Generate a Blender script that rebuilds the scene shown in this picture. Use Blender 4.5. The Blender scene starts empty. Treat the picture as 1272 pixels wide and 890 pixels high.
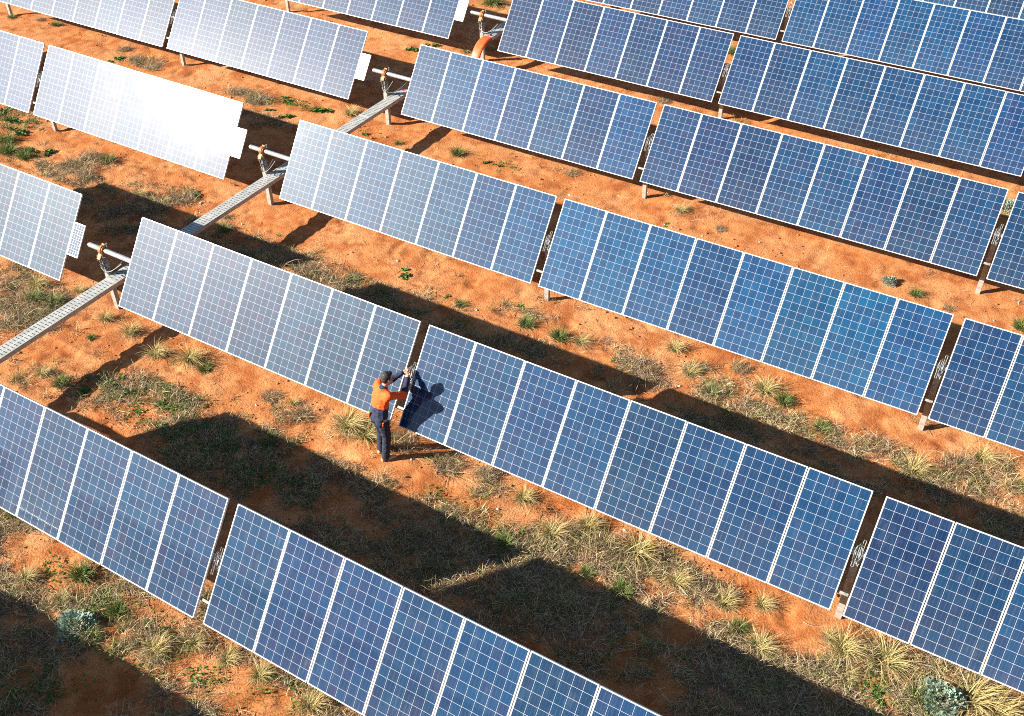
import bpy, bmesh, math, random
import numpy as np
from mathutils import Vector, Matrix, Euler
rad = math.radians
sc = bpy.context.scene
col = sc.collection
random.seed(4); rng = np.random.default_rng(11)

# ------------------------------------------------------------------ camera
H = 1.567                                   # height of the torque tubes above the soil
cd = bpy.data.cameras.new('camera'); cam = bpy.data.objects.new('camera', cd); col.objects.link(cam)
cam.location = (16.330, -6.433, 12.345 + H)
cam.rotation_euler = (rad(50.593), rad(0.300), rad(30.908))
cd.sensor_width = 36.0; cd.lens = 36.0 * 1298.82 / 1272.0
cd.clip_start = 0.1; cd.clip_end = 6000
sc.camera = cam

# ------------------------------------------------------------------ sky, sun, exposure
SUN = Vector((-0.6725, -0.5965, 0.4380)).normalized()
w = bpy.data.worlds.new('World'); sc.world = w; w.use_nodes = True
nt = w.node_tree; nt.nodes.clear()
sky = nt.nodes.new('ShaderNodeTexSky'); sky.sky_type = 'NISHITA'; sky.sun_disc = False
sky.sun_elevation = math.asin(SUN.z); sky.sun_rotation = math.atan2(SUN.x, SUN.y)
sky.air_density = 1.0; sky.dust_density = 0.25; sky.ozone_density = 2.0; sky.altitude = 200
bg = nt.nodes.new('ShaderNodeBackground'); bg.inputs[1].default_value = SKY_STRENGTH = 0.05
ow = nt.nodes.new('ShaderNodeOutputWorld')
nt.links.new(sky.outputs[0], bg.inputs[0]); nt.links.new(bg.outputs[0], ow.inputs[0])
sd = bpy.data.lights.new('sun', 'SUN'); sd.energy = 5.0; sd.angle = rad(0.5); sd.color = (1.0, 0.93, 0.82)
sun = bpy.data.objects.new('sun', sd); col.objects.link(sun)
sun.rotation_euler = SUN.to_track_quat('Z', 'Y').to_euler(); sun.location = (0, 0, 40)
vs = sc.view_settings
sc.display_settings.display_device = 'sRGB'
vs.view_transform = 'Standard'; vs.look = 'None'; vs.gamma = 1.0; vs.use_curve_mapping = False
vs.exposure = 1.62
sc.cycles.max_bounces = 6; sc.cycles.diffuse_bounces = 3; sc.cycles.glossy_bounces = 4
sc.cycles.use_denoising = False
sc.cycles.pixel_filter_type = 'BLACKMAN_HARRIS'; sc.cycles.filter_width = 1.0
sc.cycles.sample_clamp_indirect = 8.0

# ------------------------------------------------------------------ helpers
def link(o, parent=None):
    col.objects.link(o)
    if parent is not None: o.parent = parent
    return o
def tag(o, label=None, cat=None, group=None, kind=None):
    if label: o['label'] = label
    if cat: o['category'] = cat
    if group: o['group'] = group
    if kind: o['kind'] = kind
    return o
def empty(name, loc=(0, 0, 0), rot=(0, 0, 0)):
    o = bpy.data.objects.new(name, None); o.empty_display_size = 0.2
    o.location = loc; o.rotation_euler = rot
    return link(o)
def np_mesh(name, V, F, mats=(), mi=None, smooth=False, attr=None):
    """V (n,3), F (m,k) with equal k (or list)"""
    me = bpy.data.meshes.new(name)
    V = np.asarray(V, dtype=np.float32)
    if isinstance(F, np.ndarray):
        k = F.shape[1]; m = len(F)
        me.vertices.add(len(V)); me.vertices.foreach_set('co', V.ravel())
        me.loops.add(m * k); me.loops.foreach_set('vertex_index', F.astype(np.int32).ravel())
        me.polygons.add(m)
        me.polygons.foreach_set('loop_start', np.arange(0, m * k, k, dtype=np.int32))
        me.update(calc_edges=True)
    else:
        me.from_pydata([tuple(v) for v in V], [], F); me.update()
    for m_ in mats: me.materials.append(m_)
    if mi is not None: me.polygons.foreach_set('material_index', np.asarray(mi, dtype=np.int32))
    if smooth: me.polygons.foreach_set('use_smooth', np.ones(len(me.polygons), dtype=bool))
    if attr:
        for an, val in attr.items():
            val = np.asarray(val, dtype=np.float32)
            if val.ndim == 1:
                a = me.attributes.new(an, 'FLOAT', 'POINT'); a.data.foreach_set('value', val)
            else:
                a = me.attributes.new(an, 'FLOAT_COLOR', 'POINT')
                a.data.foreach_set('color', np.concatenate([val, np.ones((len(val), 1))], 1).astype(np.float32).ravel())
    me.validate()
    return me
class MB:
    """collects boxes, tubes and extrusions into one mesh"""
    def __init__(s): s.v = []; s.f = []; s.m = []
    def add(s, V, F, m=0):
        n = len(s.v); s.v += [tuple(v) for v in V]; s.f += [tuple(i + n for i in f) for f in F]; s.m += [m] * len(F)
    def box(s, c, d, R=None, m=0):
        x, y, z = d[0] / 2, d[1] / 2, d[2] / 2
        V = [Vector(q) for q in ((-x,-y,-z),(x,-y,-z),(x,y,-z),(-x,y,-z),(-x,-y,z),(x,-y,z),(x,y,z),(-x,y,z))]
        if R is not None: V = [R @ q for q in V]
        V = [q + Vector(c) for q in V]
        s.add(V, [(3,2,1,0),(4,5,6,7),(0,1,5,4),(1,2,6,5),(2,3,7,6),(3,0,4,7)], m)
    def tube(s, pts, r, n=10, m=0, cap=True):
        pts = [Vector(p) for p in pts]; rr = r if isinstance(r, (list, tuple)) else [r] * len(pts)
        V = []; up = None
        for i, p in enumerate(pts):
            t = (pts[min(i + 1, len(pts) - 1)] - pts[max(i - 1, 0)]).normalized()
            if up is None:
                up = Vector((0, 0, 1)) if abs(t.z) < 0.9 else Vector((1, 0, 0))
            a = t.cross(up).normalized(); b = a.cross(t).normalized(); up = b
            for k in range(n):
                q = 2 * math.pi * k / n
                V.append(p + a * math.cos(q) * rr[i] + b * math.sin(q) * rr[i])
        F = []
        for i in range(len(pts) - 1):
            for k in range(n):
                F.append((i*n+k, i*n+(k+1) % n, (i+1)*n+(k+1) % n, (i+1)*n+k))
        if cap:
            F.append(tuple(reversed(range(n)))); F.append(tuple((len(pts)-1)*n + k for k in range(n)))
        s.add(V, F, m)
    def prism(s, prof, z0, z1, m=0, M=None):
        n = len(prof)
        V = [Vector((x, y, z0)) for x, y in prof] + [Vector((x, y, z1)) for x, y in prof]
        if M is not None: V = [M @ q for q in V]
        F = [tuple(reversed(range(n))), tuple(range(n, 2*n))] + [(i, (i+1) % n, n+(i+1) % n, n+i) for i in range(n)]
        s.add(V, F, m)
    def mesh(s, name, mats, smooth=False, bevel=0.0):
        me = bpy.data.meshes.new(name); me.from_pydata(s.v, [], s.f)
        for q in (mats if isinstance(mats, (list, tuple)) else [mats]): me.materials.append(q)
        me.polygons.foreach_set('material_index', s.m)
        bm = bmesh.new(); bm.from_mesh(me)
        bmesh.ops.recalc_face_normals(bm, faces=bm.faces)
        if bevel:
            eds = [e for e in bm.edges if len(e.link_faces) == 2 and e.calc_face_angle(0) > 0.7]
            bmesh.ops.bevel(bm, geom=eds, offset=bevel, segments=1, affect='EDGES', clamp_overlap=True)
        bm.to_mesh(me); bm.free()
        if smooth:
            me.polygons.foreach_set('use_smooth', np.ones(len(me.polygons), dtype=bool))
            try: me.set_sharp_from_angle(angle=rad(40))
            except Exception: pass
        me.update()
        return me
    def build(s, name, mats, parent=None, smooth=False, bevel=0.0):
        return link(bpy.data.objects.new(name, s.mesh(name, mats, smooth, bevel)), parent)

# ------------------------------------------------------------------ numpy noise
def _hash(ix, iy, seed):
    h = (ix.astype(np.int64) * 374761393 + iy.astype(np.int64) * 668265263 + seed * 1442695041) & 0xffffffff
    h = ((h ^ (h >> 13)) * 1274126177) & 0xffffffff
    return ((h ^ (h >> 16)) & 0xffff) / 65535.0
def vnoise(x, y, seed=0):
    ix = np.floor(x); iy = np.floor(y); fx = x - ix; fy = y - iy
    fx = fx*fx*(3-2*fx); fy = fy*fy*(3-2*fy)
    a = _hash(ix, iy, seed); b = _hash(ix+1, iy, seed); c = _hash(ix, iy+1, seed); d = _hash(ix+1, iy+1, seed)
    return (a*(1-fx)+b*fx)*(1-fy) + (c*(1-fx)+d*fx)*fy
def fbm(x, y, seed=0, oct=4, gain=0.5):
    s = 0; a = 1; t = 0
    for o in range(oct):
        s = s + a * vnoise(x * 2**o + 17.3*o, y * 2**o - 9.1*o, seed + o); t += a; a *= gain
    return s / t

# ------------------------------------------------------------------ materials
def mat(name):
    m = bpy.data.materials.new(name); m.use_nodes = True
    n = m.node_tree; n.nodes.clear()
    o = n.nodes.new('ShaderNodeOutputMaterial'); b = n.nodes.new('ShaderNodeBsdfPrincipled')
    n.links.new(b.outputs[0], o.inputs[0])
    return m, n, b
def N(n, t, **kw):
    q = n.nodes.new(t)
    for k, v in kw.items():
        if k.startswith('i_'): q.inputs[int(k[2:])].default_value = v
        else: setattr(q, k, v)
    return q
def math_(n, op, a, b=None, c=None):
    q = n.nodes.new('ShaderNodeMath'); q.operation = op
    for i, v in enumerate((a, b, c)):
        if v is None: continue
        if hasattr(v, 'is_linked') or hasattr(v, 'links'): n.links.new(v, q.inputs[i])
        else: q.inputs[i].default_value = v
    return q.outputs[0]
def mixc(n, fac, a, b, blend='MIX'):
    q = n.nodes.new('ShaderNodeMix'); q.data_type = 'RGBA'; q.blend_type = blend
    for s, v in ((q.inputs[0], fac), (q.inputs[6], a), (q.inputs[7], b)):
        if hasattr(v, 'links'): n.links.new(v, s)
        elif isinstance(v, (tuple, list)): s.default_value = tuple(v) + ((1,) if len(v) == 3 else ())
        else: s.default_value = v
    return q.outputs[2]
def noise(n, vec, scale, detail=4, rough=0.55):
    q = n.nodes.new('ShaderNodeTexNoise'); q.inputs['Scale'].default_value = scale
    q.inputs['Detail'].default_value = detail; q.inputs['Roughness'].default_value = rough
    if vec is not None: n.links.new(vec, q.inputs['Vector'])
    return q.outputs[0]
def ramp(n, fac, stops):
    q = n.nodes.new('ShaderNodeValToRGB'); n.links.new(fac, q.inputs[0])
    els = q.color_ramp.elements
    while len(els) < len(stops): els.new(0.5)
    for e, (p, c) in zip(els, stops):
        e.position = p; e.color = (c, c, c, 1) if isinstance(c, (int, float)) else tuple(c) + (1,)
    return q.outputs[0]
def objco(n): return n.nodes.new('ShaderNodeTexCoord').outputs['Object']
def bump(n, b, h, strength=0.3, dist=0.01):
    q = n.nodes.new('ShaderNodeBump'); q.inputs['Strength'].default_value = strength; q.inputs['Distance'].default_value = dist
    n.links.new(h, q.inputs['Height']); n.links.new(q.outputs[0], b.inputs['Normal'])

def surf(name, c1, c2, rough=0.5, metal=0.0, scale=12.0, spec=None, bmp=0.0, lo=0.35, hi=0.65, stretch=None):
    m, n, b = mat(name)
    v = objco(n)
    if stretch:
        mp = N(n, 'ShaderNodeMapping'); mp.inputs['Scale'].default_value = stretch; n.links.new(v, mp.inputs[0]); v = mp.outputs[0]
    f = noise(n, v, scale, 5)
    n.links.new(mixc(n, ramp(n, f, [(lo, 0.0), (hi, 1.0)]), c1, c2), b.inputs['Base Color'])
    b.inputs['Roughness'].default_value = rough; b.inputs['Metallic'].default_value = metal
    if spec is not None: b.inputs['Specular IOR Level'].default_value = spec
    if bmp: bump(n, b, f, bmp, 0.01)
    return m

galv = surf('galvanised_steel', (0.34, 0.35, 0.35), (0.50, 0.51, 0.50), 0.42, 0.55, 14)
post_m = surf('post_steel', (0.25, 0.235, 0.205), (0.42, 0.40, 0.355), 0.55, 0.25, 9)
alu = surf('frame_aluminium', (0.58, 0.56, 0.54), (0.70, 0.68, 0.65), 0.38, 0.15, 6)
rust = surf('rusty_clamp', (0.26, 0.080, 0.016), (0.42, 0.165, 0.040), 0.6, 0.15, 22)
black_m = surf('black_rubber', (0.012, 0.012, 0.013), (0.028, 0.027, 0.027), 0.6, 0, 30)
cable_m = surf('pale_cable', (0.12, 0.15, 0.145), (0.26, 0.30, 0.29), 0.5, 0, 30)
bolt_m = surf('bright_bolt', (0.13, 0.125, 0.11), (0.27, 0.26, 0.235), 0.55, 0.05, 20)
back_m = surf('panel_backsheet', (0.62, 0.62, 0.62), (0.70, 0.70, 0.69), 0.6, 0, 4)
conduit_m = surf('orange_conduit', (0.62, 0.075, 0.012), (0.74, 0.12, 0.025), 0.5, 0, 6, stretch=(1, 6, 6))
stone_m = surf('pale_stone', (0.40, 0.30, 0.22), (0.58, 0.50, 0.42), 0.9, 0, 18, bmp=0.4)
clod_m = surf('red_clod', (0.30, 0.095, 0.028), (0.42, 0.16, 0.055), 0.95, 0, 18, bmp=0.4)

# lid of the cable tray: galvanised, with faint handling bands
tray_m = surf('tray_steel', (0.34, 0.345, 0.32), (0.49, 0.49, 0.46), 0.5, 0.2, 5, stretch=(3, 1, 3))

CW, CP = 0.157, 0.1602                       # cell size and pitch
def cell_material(name, small=False):
    m, n, b = mat(name)
    co = N(n, 'ShaderNodeTexCoord').outputs['Object']
    sep = N(n, 'ShaderNodeSeparateXYZ'); n.links.new(co, sep.inputs[0])
    oi = N(n, 'ShaderNodeObjectInfo'); rnd = oi.outputs['Random']
    nx, ny = 6, 12
    px, py = (CP, CP)
    if small: nx, ny, px, py = 4, 12, 0.072, 0.056
    fr = []; ids = []
    for ax, cnt, pt in ((sep.outputs[0], nx, px), (sep.outputs[1], ny, py)):
        u = math_(n, 'DIVIDE', math_(n, 'ADD', ax, cnt * pt / 2), pt)
        f = math_(n, 'SUBTRACT', math_(n, 'FRACT', u), 0.5)
        ids.append(math_(n, 'FLOOR', u))
        inside = math_(n, 'LESS_THAN', math_(n, 'ABSOLUTE', ax), cnt * pt / 2)
        g = 0.5 - 0.5 * 0.0040 / pt if not small else 0.45
        fr.append((math_(n, 'MULTIPLY', math_(n, 'LESS_THAN', math_(n, 'ABSOLUTE', f), g), inside), f))
    mask = math_(n, 'MULTIPLY', fr[0][0], fr[1][0])
    # three printed busbars running along each cell column
    bb = None
    for off in (-0.33, 0.0, 0.33):
        q = math_(n, 'LESS_THAN', math_(n, 'ABSOLUTE', math_(n, 'SUBTRACT', fr[0][1], off)), 0.008)
        bb = q if bb is None else math_(n, 'MAXIMUM', bb, q)
    cx = N(n, 'ShaderNodeCombineXYZ'); n.links.new(ids[0], cx.inputs[0]); n.links.new(ids[1], cx.inputs[1])
    n.links.new(math_(n, 'MULTIPLY', rnd, 977.0), cx.inputs[2])
    wn = N(n, 'ShaderNodeTexWhiteNoise', noise_dimensions='3D'); n.links.new(cx.outputs[0], wn.inputs[0])
    # wafers: blue, with some more violet and some darker ones
    sepw = N(n, 'ShaderNodeSeparateColor'); n.links.new(wn.outputs['Color'], sepw.inputs[0])
    c = mixc(n, sepw.outputs[0], (0.0008, 0.0165, 0.056), (0.0022, 0.0300, 0.084))
    viol = math_(n, 'MULTIPLY', math_(n, 'POWER', sepw.outputs[1], 3.0), 0.75)
    c = mixc(n, viol, c, (0.0085, 0.0170, 0.056))
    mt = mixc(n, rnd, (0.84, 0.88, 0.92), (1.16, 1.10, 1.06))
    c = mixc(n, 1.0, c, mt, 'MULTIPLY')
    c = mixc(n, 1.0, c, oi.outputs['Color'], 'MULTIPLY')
    # crystal grain inside each wafer
    sh = N(n, 'ShaderNodeVectorMath', operation='ADD'); n.links.new(co, sh.inputs[0])
    cb = N(n, 'ShaderNodeCombineXYZ'); n.links.new(math_(n, 'MULTIPLY', rnd, 91.0), cb.inputs[0]); n.links.new(math_(n, 'MULTIPLY', rnd, 53.0), cb.inputs[1])
    n.links.new(cb.outputs[0], sh.inputs[1])
    vo = N(n, 'ShaderNodeTexVoronoi'); vo.inputs['Scale'].default_value = 55; n.links.new(sh.outputs[0], vo.inputs['Vector'])
    svo = N(n, 'ShaderNodeSeparateColor'); n.links.new(vo.outputs['Color'], svo.inputs[0])
    c = mixc(n, 0.35, c, mixc(n, svo.outputs[0], (0.55, 0.6, 0.7), (1.5, 1.45, 1.35)), 'MULTIPLY') if False else mixc(n, math_(n, 'MULTIPLY', svo.outputs[0], 0.28), c, (0.004, 0.040, 0.108))
    c = mixc(n, math_(n, 'MULTIPLY', bb, 0.15), c, (0.22, 0.27, 0.33))
    c = mixc(n, mask, (0.36, 0.395, 0.43), c)
    # a film of dust, washed into vertical runs, thicker towards the lower frame
    mp = N(n, 'ShaderNodeMapping'); mp.inputs['Scale'].default_value = (26, 1.6, 1); n.links.new(sh.outputs[0], mp.inputs[0])
    runs = ramp(n, noise(n, mp.outputs[0], 1.0, 5, 0.6), [(0.50, 0.0), (0.78, 1.0)])
    spots = ramp(n, noise(n, sh.outputs[0], 3.1, 5, 0.6), [(0.42, 0.0), (0.75, 1.0)])
    low = N(n, 'ShaderNodeMapRange'); low.inputs[1].default_value = 0.2; low.inputs[2].default_value = -0.97
    low.inputs[3].default_value = 0.0; low.inputs[4].default_value = 0.022; n.links.new(sep.outputs[1], low.inputs[0])
    du = math_(n, 'ADD', math_(n, 'ADD', math_(n, 'MULTIPLY', math_(n, 'MULTIPLY', runs, spots), 0.13), low.outputs[0]), math_(n, 'MULTIPLY', spots, 0.010))
    du = math_(n, 'ADD', du, 0.004)
    c = mixc(n, du, c, (0.50, 0.47, 0.43))
    dv = N(n, 'ShaderNodeTexVoronoi'); dv.inputs['Scale'].default_value = 1.1; n.links.new(sh.outputs[0], dv.inputs['Vector'])
    wob = math_(n, 'MULTIPLY', noise(n, sh.outputs[0], 30, 3), 0.030)
    drop = math_(n, 'LESS_THAN', math_(n, 'ADD', dv.outputs['Distance'], wob), 0.030)
    c = mixc(n, math_(n, 'MULTIPLY', drop, 0.55), c, (0.55, 0.55, 0.52))
    n.links.new(c, b.inputs['Base Color'])
    b.inputs['Roughness'].default_value = 0.36
    b.inputs['Specular IOR Level'].default_value = 0.076
    b.inputs['Coat Weight'].default_value = 0.7; b.inputs['Coat IOR'].default_value = 1.5
    rg = math_(n, 'ADD', math_(n, 'MULTIPLY', spots, 0.012), 0.045)
    n.links.new(rg, b.inputs['Coat Roughness'])
    return m
cell_m = cell_material('solar_cells')
small_m = cell_material('small_solar_cells', True)
def plain_small():
    m, n, b = mat('silvery_solar_cells')
    f = noise(n, objco(n), 60, 3)
    n.links.new(mixc(n, ramp(n, f, [(0.4, 0.0), (0.6, 1.0)]), (0.09, 0.095, 0.105), (0.20, 0.205, 0.215)), b.inputs['Base Color'])
    b.inputs['Roughness'].default_value = 0.35; b.inputs['Coat Weight'].default_value = 1.0; b.inputs['Coat Roughness'].default_value = 0.12
    return m
silver_m = plain_small()
LITTER = [(3.0, 3.2, 2.2, 0.6, 1.0), (1.08, 2.89, 1.2, 0.5, 0.8), (4.97, 3.31, 1.5, 0.6, 1.0), (3.92, 2.69, 2.0, 0.6, 0.7), (6.68, 3.35, 1.6, 0.6, 0.8), (6.05, 2.51, 2.0, 0.6, 0.9), (8.4, 3.45, 1.5, 0.5, 0.8), (8.34, 2.57, 2.0, 0.6, 0.9), (9.96, 3.11, 1.5, 0.6, 0.9), (10.77, 2.81, 2.0, 0.7, 1.0), (10.96, 4.12, 1.2, 0.5, 0.9), (11.67, 4.54, 1.2, 0.5, 1.0), (12.68, 4.33, 1.2, 0.5, 1.0), (13.53, 4.36, 1.0, 0.4, 0.9), (13.64, 3.43, 2.0, 0.6, 0.9), (12.77, 2.91, 2.0, 0.7, 1.0), (14.77, 3.26, 2.0, 0.6, 0.9), (15.92, 3.94, 1.3, 0.5, 0.9), (16.72, 4.58, 1.2, 0.6, 1.0), (17.52, 4.73, 1.0, 0.5, 1.0), (8.34, 4.57, 1.0, 0.35, 0.8), (9.09, 4.78, 1.0, 0.3, 0.8), (4.19, 4.44, 0.5, 0.3, 0.6), (4.99, 4.23, 0.7, 0.3, 0.7), (7.2, 4.64, 0.6, 0.25, 0.7), (6.14, 4.52, 0.6, 0.3, 0.8), (-0.45, 2.57, 0.8, 0.3, 0.6), (6.29, 3.36, 1.0, 0.15, -0.6), (2.7, 4.43, 0.9, 0.4, -0.5), (5.82, 3.94, 0.5, 0.3, -0.6), (7.18, 3.65, 0.6, 0.3, -0.5), (11.52, 3.65, 0.7, 0.4, -0.8), (13.61, 2.9, 0.8, 0.4, -0.7), (14.89, 4.35, 0.8, 0.4, -1.0), (16.05, 3.94, 0.3, 0.2, -0.6), (9.62, 4.18, 0.5, 0.2, -0.4), (-0.94, 3.19, 1.0, 0.4, -1.0), (9.98, 9.02, 0.6, 0.5, 1.0), (8.77, 9.55, 1.0, 0.25, 0.4), (1.96, 8.73, 1.0, 0.3, 0.7), (3.71, 8.27, 1.3, 0.3, 0.8), (1.08, 8.61, 0.8, 0.35, 0.9), (5.76, 9.13, 1.5, 0.3, 0.4), (6.84, 9.42, 0.8, 0.2, 0.4), (8.56, 8.49, 1.5, 0.3, 0.6), (11.93, 9.02, 1.0, 0.4, 0.8), (11.5, 9.63, 0.8, 0.3, 0.8), (12.92, 9.05, 1.0, 0.3, 0.6), (13.71, 8.61, 1.3, 0.35, 0.9), (14.34, 9.11, 1.0, 0.4, 0.9), (15.11, 9.07, 1.0, 0.4, 1.0), (16.5, 9.4, 1.2, 0.5, 1.0), (16.02, 8.41, 1.5, 0.4, 0.9), (17.09, 9.28, 1.0, 0.5, 0.9), (11.92, 8.2, 1.2, 0.3, 0.5), (13.96, 7.89, 1.2, 0.3, 0.6), (5.57, 10.1, 1.5, 0.4, -0.5), (8.73, 8.9, 0.4, 0.2, -0.5), (-2.76, 3.42, 1.0, 0.6, 0.9), (-2.7, 3.79, 1.0, 0.5, 0.8), (-2.73, 4.48, 1.0, 0.4, 0.7), (-3.89, 4.53, 0.6, 0.5, 0.5), (-3.45, 9.18, 1.5, 0.4, 0.9), (-2.16, 9.02, 1.0, 0.5, 0.8), (-3.6, 7.95, 2.0, 0.6, 0.8), (-6.57, 9.57, 0.8, 0.3, 0.8), (-6.98, 8.56, 1.0, 0.3, 0.6), (-10.47, 10.07, 0.8, 0.5, 0.7), (-4.17, 13.74, 1.0, 0.5, 0.5), (4.94, 15.55, 0.5, 0.3, 0.5), (8.43, 15.02, 0.7, 0.2, 0.5), (15.1, 19.37, 0.3, 0.3, 0.6), (-9.93, 14.93, 0.6, 0.3, 0.9), (-11.32, 15.21, 0.6, 0.3, 0.7), (-5.66, 14.72, 0.9, 0.35, 0.9), (5.15, 20.71, 0.5, 0.15, 0.6), (3.53, -0.49, 0.9, 0.3, -1.0), (6.14, -1.71, 0.6, 0.4, -1.0), (5.68, -1.12, 0.2, 0.2, -0.8), (8.13, -0.84, 0.9, 0.35, -0.8), (6.16, -0.29, 0.6, 0.15, -0.6), (2.71, -0.67, 0.3, 0.2, -0.5)]
WEEDY = [(3.0, 3.2, 2.0, 0.5, 1.0), (4.72, 2.92, 1.5, 0.4, 0.7), (5.66, 2.75, 0.8, 0.4, 0.6), (9.26, 3.96, 1.0, 0.2, 0.6), (10.87, 4.27, 0.5, 0.3, 0.5), (-10.47, 10.07, 0.6, 0.4, 1.0), (6.23, -0.97, 1.5, 0.4, 0.5), (4.48, -0.72, 1.2, 0.4, 0.4), (8.46, -0.49, 1.0, 0.4, 0.5), (16.49, 4.12, 1.0, 0.3, 0.4), (5.77, 8.45, 1.0, 0.2, 0.4), (-9.24, 8.8, 0.4, 0.3, 1.0), (-11.06, 14.63, 0.5, 0.2, 0.8), (-4.46, 14.79, 0.6, 0.2, 0.6), (-3.75, 24.94, 0.5, 0.4, 1.0), (8.79, 2.42, 1.0, 0.3, 0.3), (16.29, 9.04, 0.8, 0.3, 0.3), (3.04, 14.94, 0.6, 0.2, 0.5), (-1.19, 14.62, 0.4, 0.2, 0.5), (5.19, -2.43, 1.0, 0.5, 0.4), (7.2, -0.91, 0.8, 0.3, 0.4)]
PLANTS = [(-0.83, 4.66, 't', 0.3), (0.01, 4.62, 't', 0.42), (-0.58, 4.04, 'g', 0.14), (1.05, 4.33, 't', 0.4), (1.8, 4.56, 't', 0.48), (2.25, 4.52, 'g', 0.25), (-3.14, 4.75, 't', 0.42), (-2.17, 5.1, 't', 0.25), (-2.75, 4.36, 'g', 0.3), (-2.23, 4.46, 'g', 0.3), (0.69, 2.69, 'w', 0.25), (1.01, 3.17, 'w', 0.28), (1.43, 3.1, 'w', 0.22), (-0.47, 2.67, 't', 0.3), (0.1, 2.66, 'g', 0.3), (4.03, 4.55, 's', 0.28), (4.57, 4.61, 't', 0.2), (4.93, 4.42, 's', 0.35), (4.88, 3.57, 'g', 0.25), (5.98, 4.58, 't', 0.55), (6.44, 4.54, 't', 0.5), (7.14, 4.67, 's', 0.4), (8.17, 4.71, 's', 0.38), (8.93, 4.83, 's', 0.3), (9.8, 4.73, 't', 0.35), (10.66, 4.29, 't', 0.42), (11.12, 4.74, 't', 0.35), (11.64, 4.31, 's', 0.5), (12.1, 4.63, 't', 0.5), (10.07, 3.63, 'g', 0.25), (12.24, 3.73, 'g', 0.28), (11.96, 4.08, 'g', 0.18), (11.58, 3.8, 'g', 0.2), (12.97, 4.37, 't', 0.35), (13.79, 4.4, 't', 0.33), (14.33, 4.68, 't', 0.28), (14.57, 3.87, 't', 0.4), (14.16, 4.05, 'g', 0.22), (15.46, 4.61, 't', 0.25), (15.71, 4.5, 't', 0.42), (16.32, 4.64, 't', 0.55), (17.61, 4.62, 't', 0.6), (17.23, 4.36, 'b', 0.35), (16.94, 4.25, 'g', 0.25), (16.4, 3.94, 'w', 0.2), (17.99, 4.63, 't', 0.5), (15.89, 4.12, 't', 0.25), (2.95, 8.59, 'g', 0.25), (3.84, 8.53, 'g', 0.25), (3.92, 9.43, 'w', 0.26), (5.17, 9.2, 'w', 0.12), (5.63, 9.05, 'g', 0.2), (7.26, 9.16, 'g', 0.28), (8.1, 9.13, 'g', 0.3), (8.58, 9.22, 't', 0.32), (6.79, 9.67, 'w', 0.2), (10.12, 9.02, 's', 0.48), (10.4, 10.01, 't', 0.35), (10.99, 9.47, 't', 0.35), (11.6, 9.13, 'g', 0.25), (12.48, 9.74, 't', 0.42), (12.93, 9.61, 'g', 0.3), (11.81, 10.13, 's', 0.28), (13.83, 9.22, 'g', 0.25), (14.19, 9.18, 's', 0.35), (14.92, 9.27, 's', 0.38), (15.65, 8.97, 't', 0.45), (16.66, 9.95, 't', 0.4), (16.27, 9.48, 's', 0.4), (16.52, 14.52, 'g', 0.3), (14.26, 14.56, 'g', 0.22), (13.62, 14.72, 'b', 0.18), (15.0, 14.43, 's', 0.18), (0.6, 8.13, 't', 0.28), (-4.11, 8.84, 't', 0.25), (-6.28, 9.74, 'g', 0.3), (-7.0, 9.06, 's', 0.35), (-6.86, 9.61, 's', 0.4), (-10.48, 9.94, 'w', 0.4), (-9.04, 8.65, 'g', 0.4), (-8.6, 9.02, 'w', 0.3), (-1.06, 8.71, 'g', 0.25), (-2.91, 9.59, 'w', 0.25), (-11.27, 14.65, 'w', 0.3), (-10.63, 14.87, 's', 0.32), (-9.66, 14.73, 's', 0.35), (-11.58, 15.28, 's', 0.3), (-6.09, 14.72, 's', 0.32), (-5.19, 14.55, 's', 0.4), (-4.41, 15.06, 'w', 0.3), (-3.14, 15.01, 'w', 0.42), (-3.81, 14.31, 'w', 0.25), (-4.49, 14.28, 'w', 0.2), (-15.18, 15.55, 'g', 0.25), (-16.01, 15.56, 's', 0.2), (-17.05, 15.21, 'g', 0.2), (-2.25, 15.28, 't', 0.42), (-1.16, 14.58, 'w', 0.22), (-3.39, 20.05, 'w', 0.32), (-2.99, 20.73, 'w', 0.28), (-1.79, 20.83, 't', 0.35), (-1.28, 21.35, 't', 0.25), (-3.25, 24.79, 'g', 0.5), (1.79, 14.83, 'g', 0.3), (2.71, 14.85, 'w', 0.17), (3.08, 14.92, 'w', 0.17), (-0.01, 14.54, 'g', 0.16), (4.96, 15.51, 's', 0.25), (8.25, 15.18, 't', 0.3), (8.17, 14.52, 'w', 0.14), (9.44, 14.91, 's', 0.2), (5.28, 20.72, 's', 0.28), (5.7, 24.97, 'g', 0.35), (15.27, 19.48, 'b', 0.28), (5.05, -1.32, 'b', 0.32), (4.32, -0.56, 'g', 0.32), (3.6, -1.07, 't', 0.3), (5.47, -1.35, 'g', 0.22), (6.49, -0.99, 't', 0.35), (7.56, -0.52, 't', 0.3), (8.19, -0.49, 't', 0.32), (9.2, -0.48, 't', 0.38), (5.38, -0.76, 'g', 0.25), (6.95, -0.59, 't', 0.25), (4.42, -1.05, 't', 0.22), (2.23, -0.2, 'g', 0.2)]
ROWS = [(-1, -5.104, 54.0, 0, 0), (0, 0.02, 53.18, -0.017, -0.001), (1, 5.084, 53.69, -0.003, -0.001), (2, 10.19, 55.04, 0.008, 0.014), (3, 15.322, 54.51, 0.036, -0.016), (4, 20.424, 53.8, -0.013, -0.017), (5, 25.517, 54.1, -0.012, 0.02), (6, 30.623, 54.0, 0, 0)]
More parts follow.
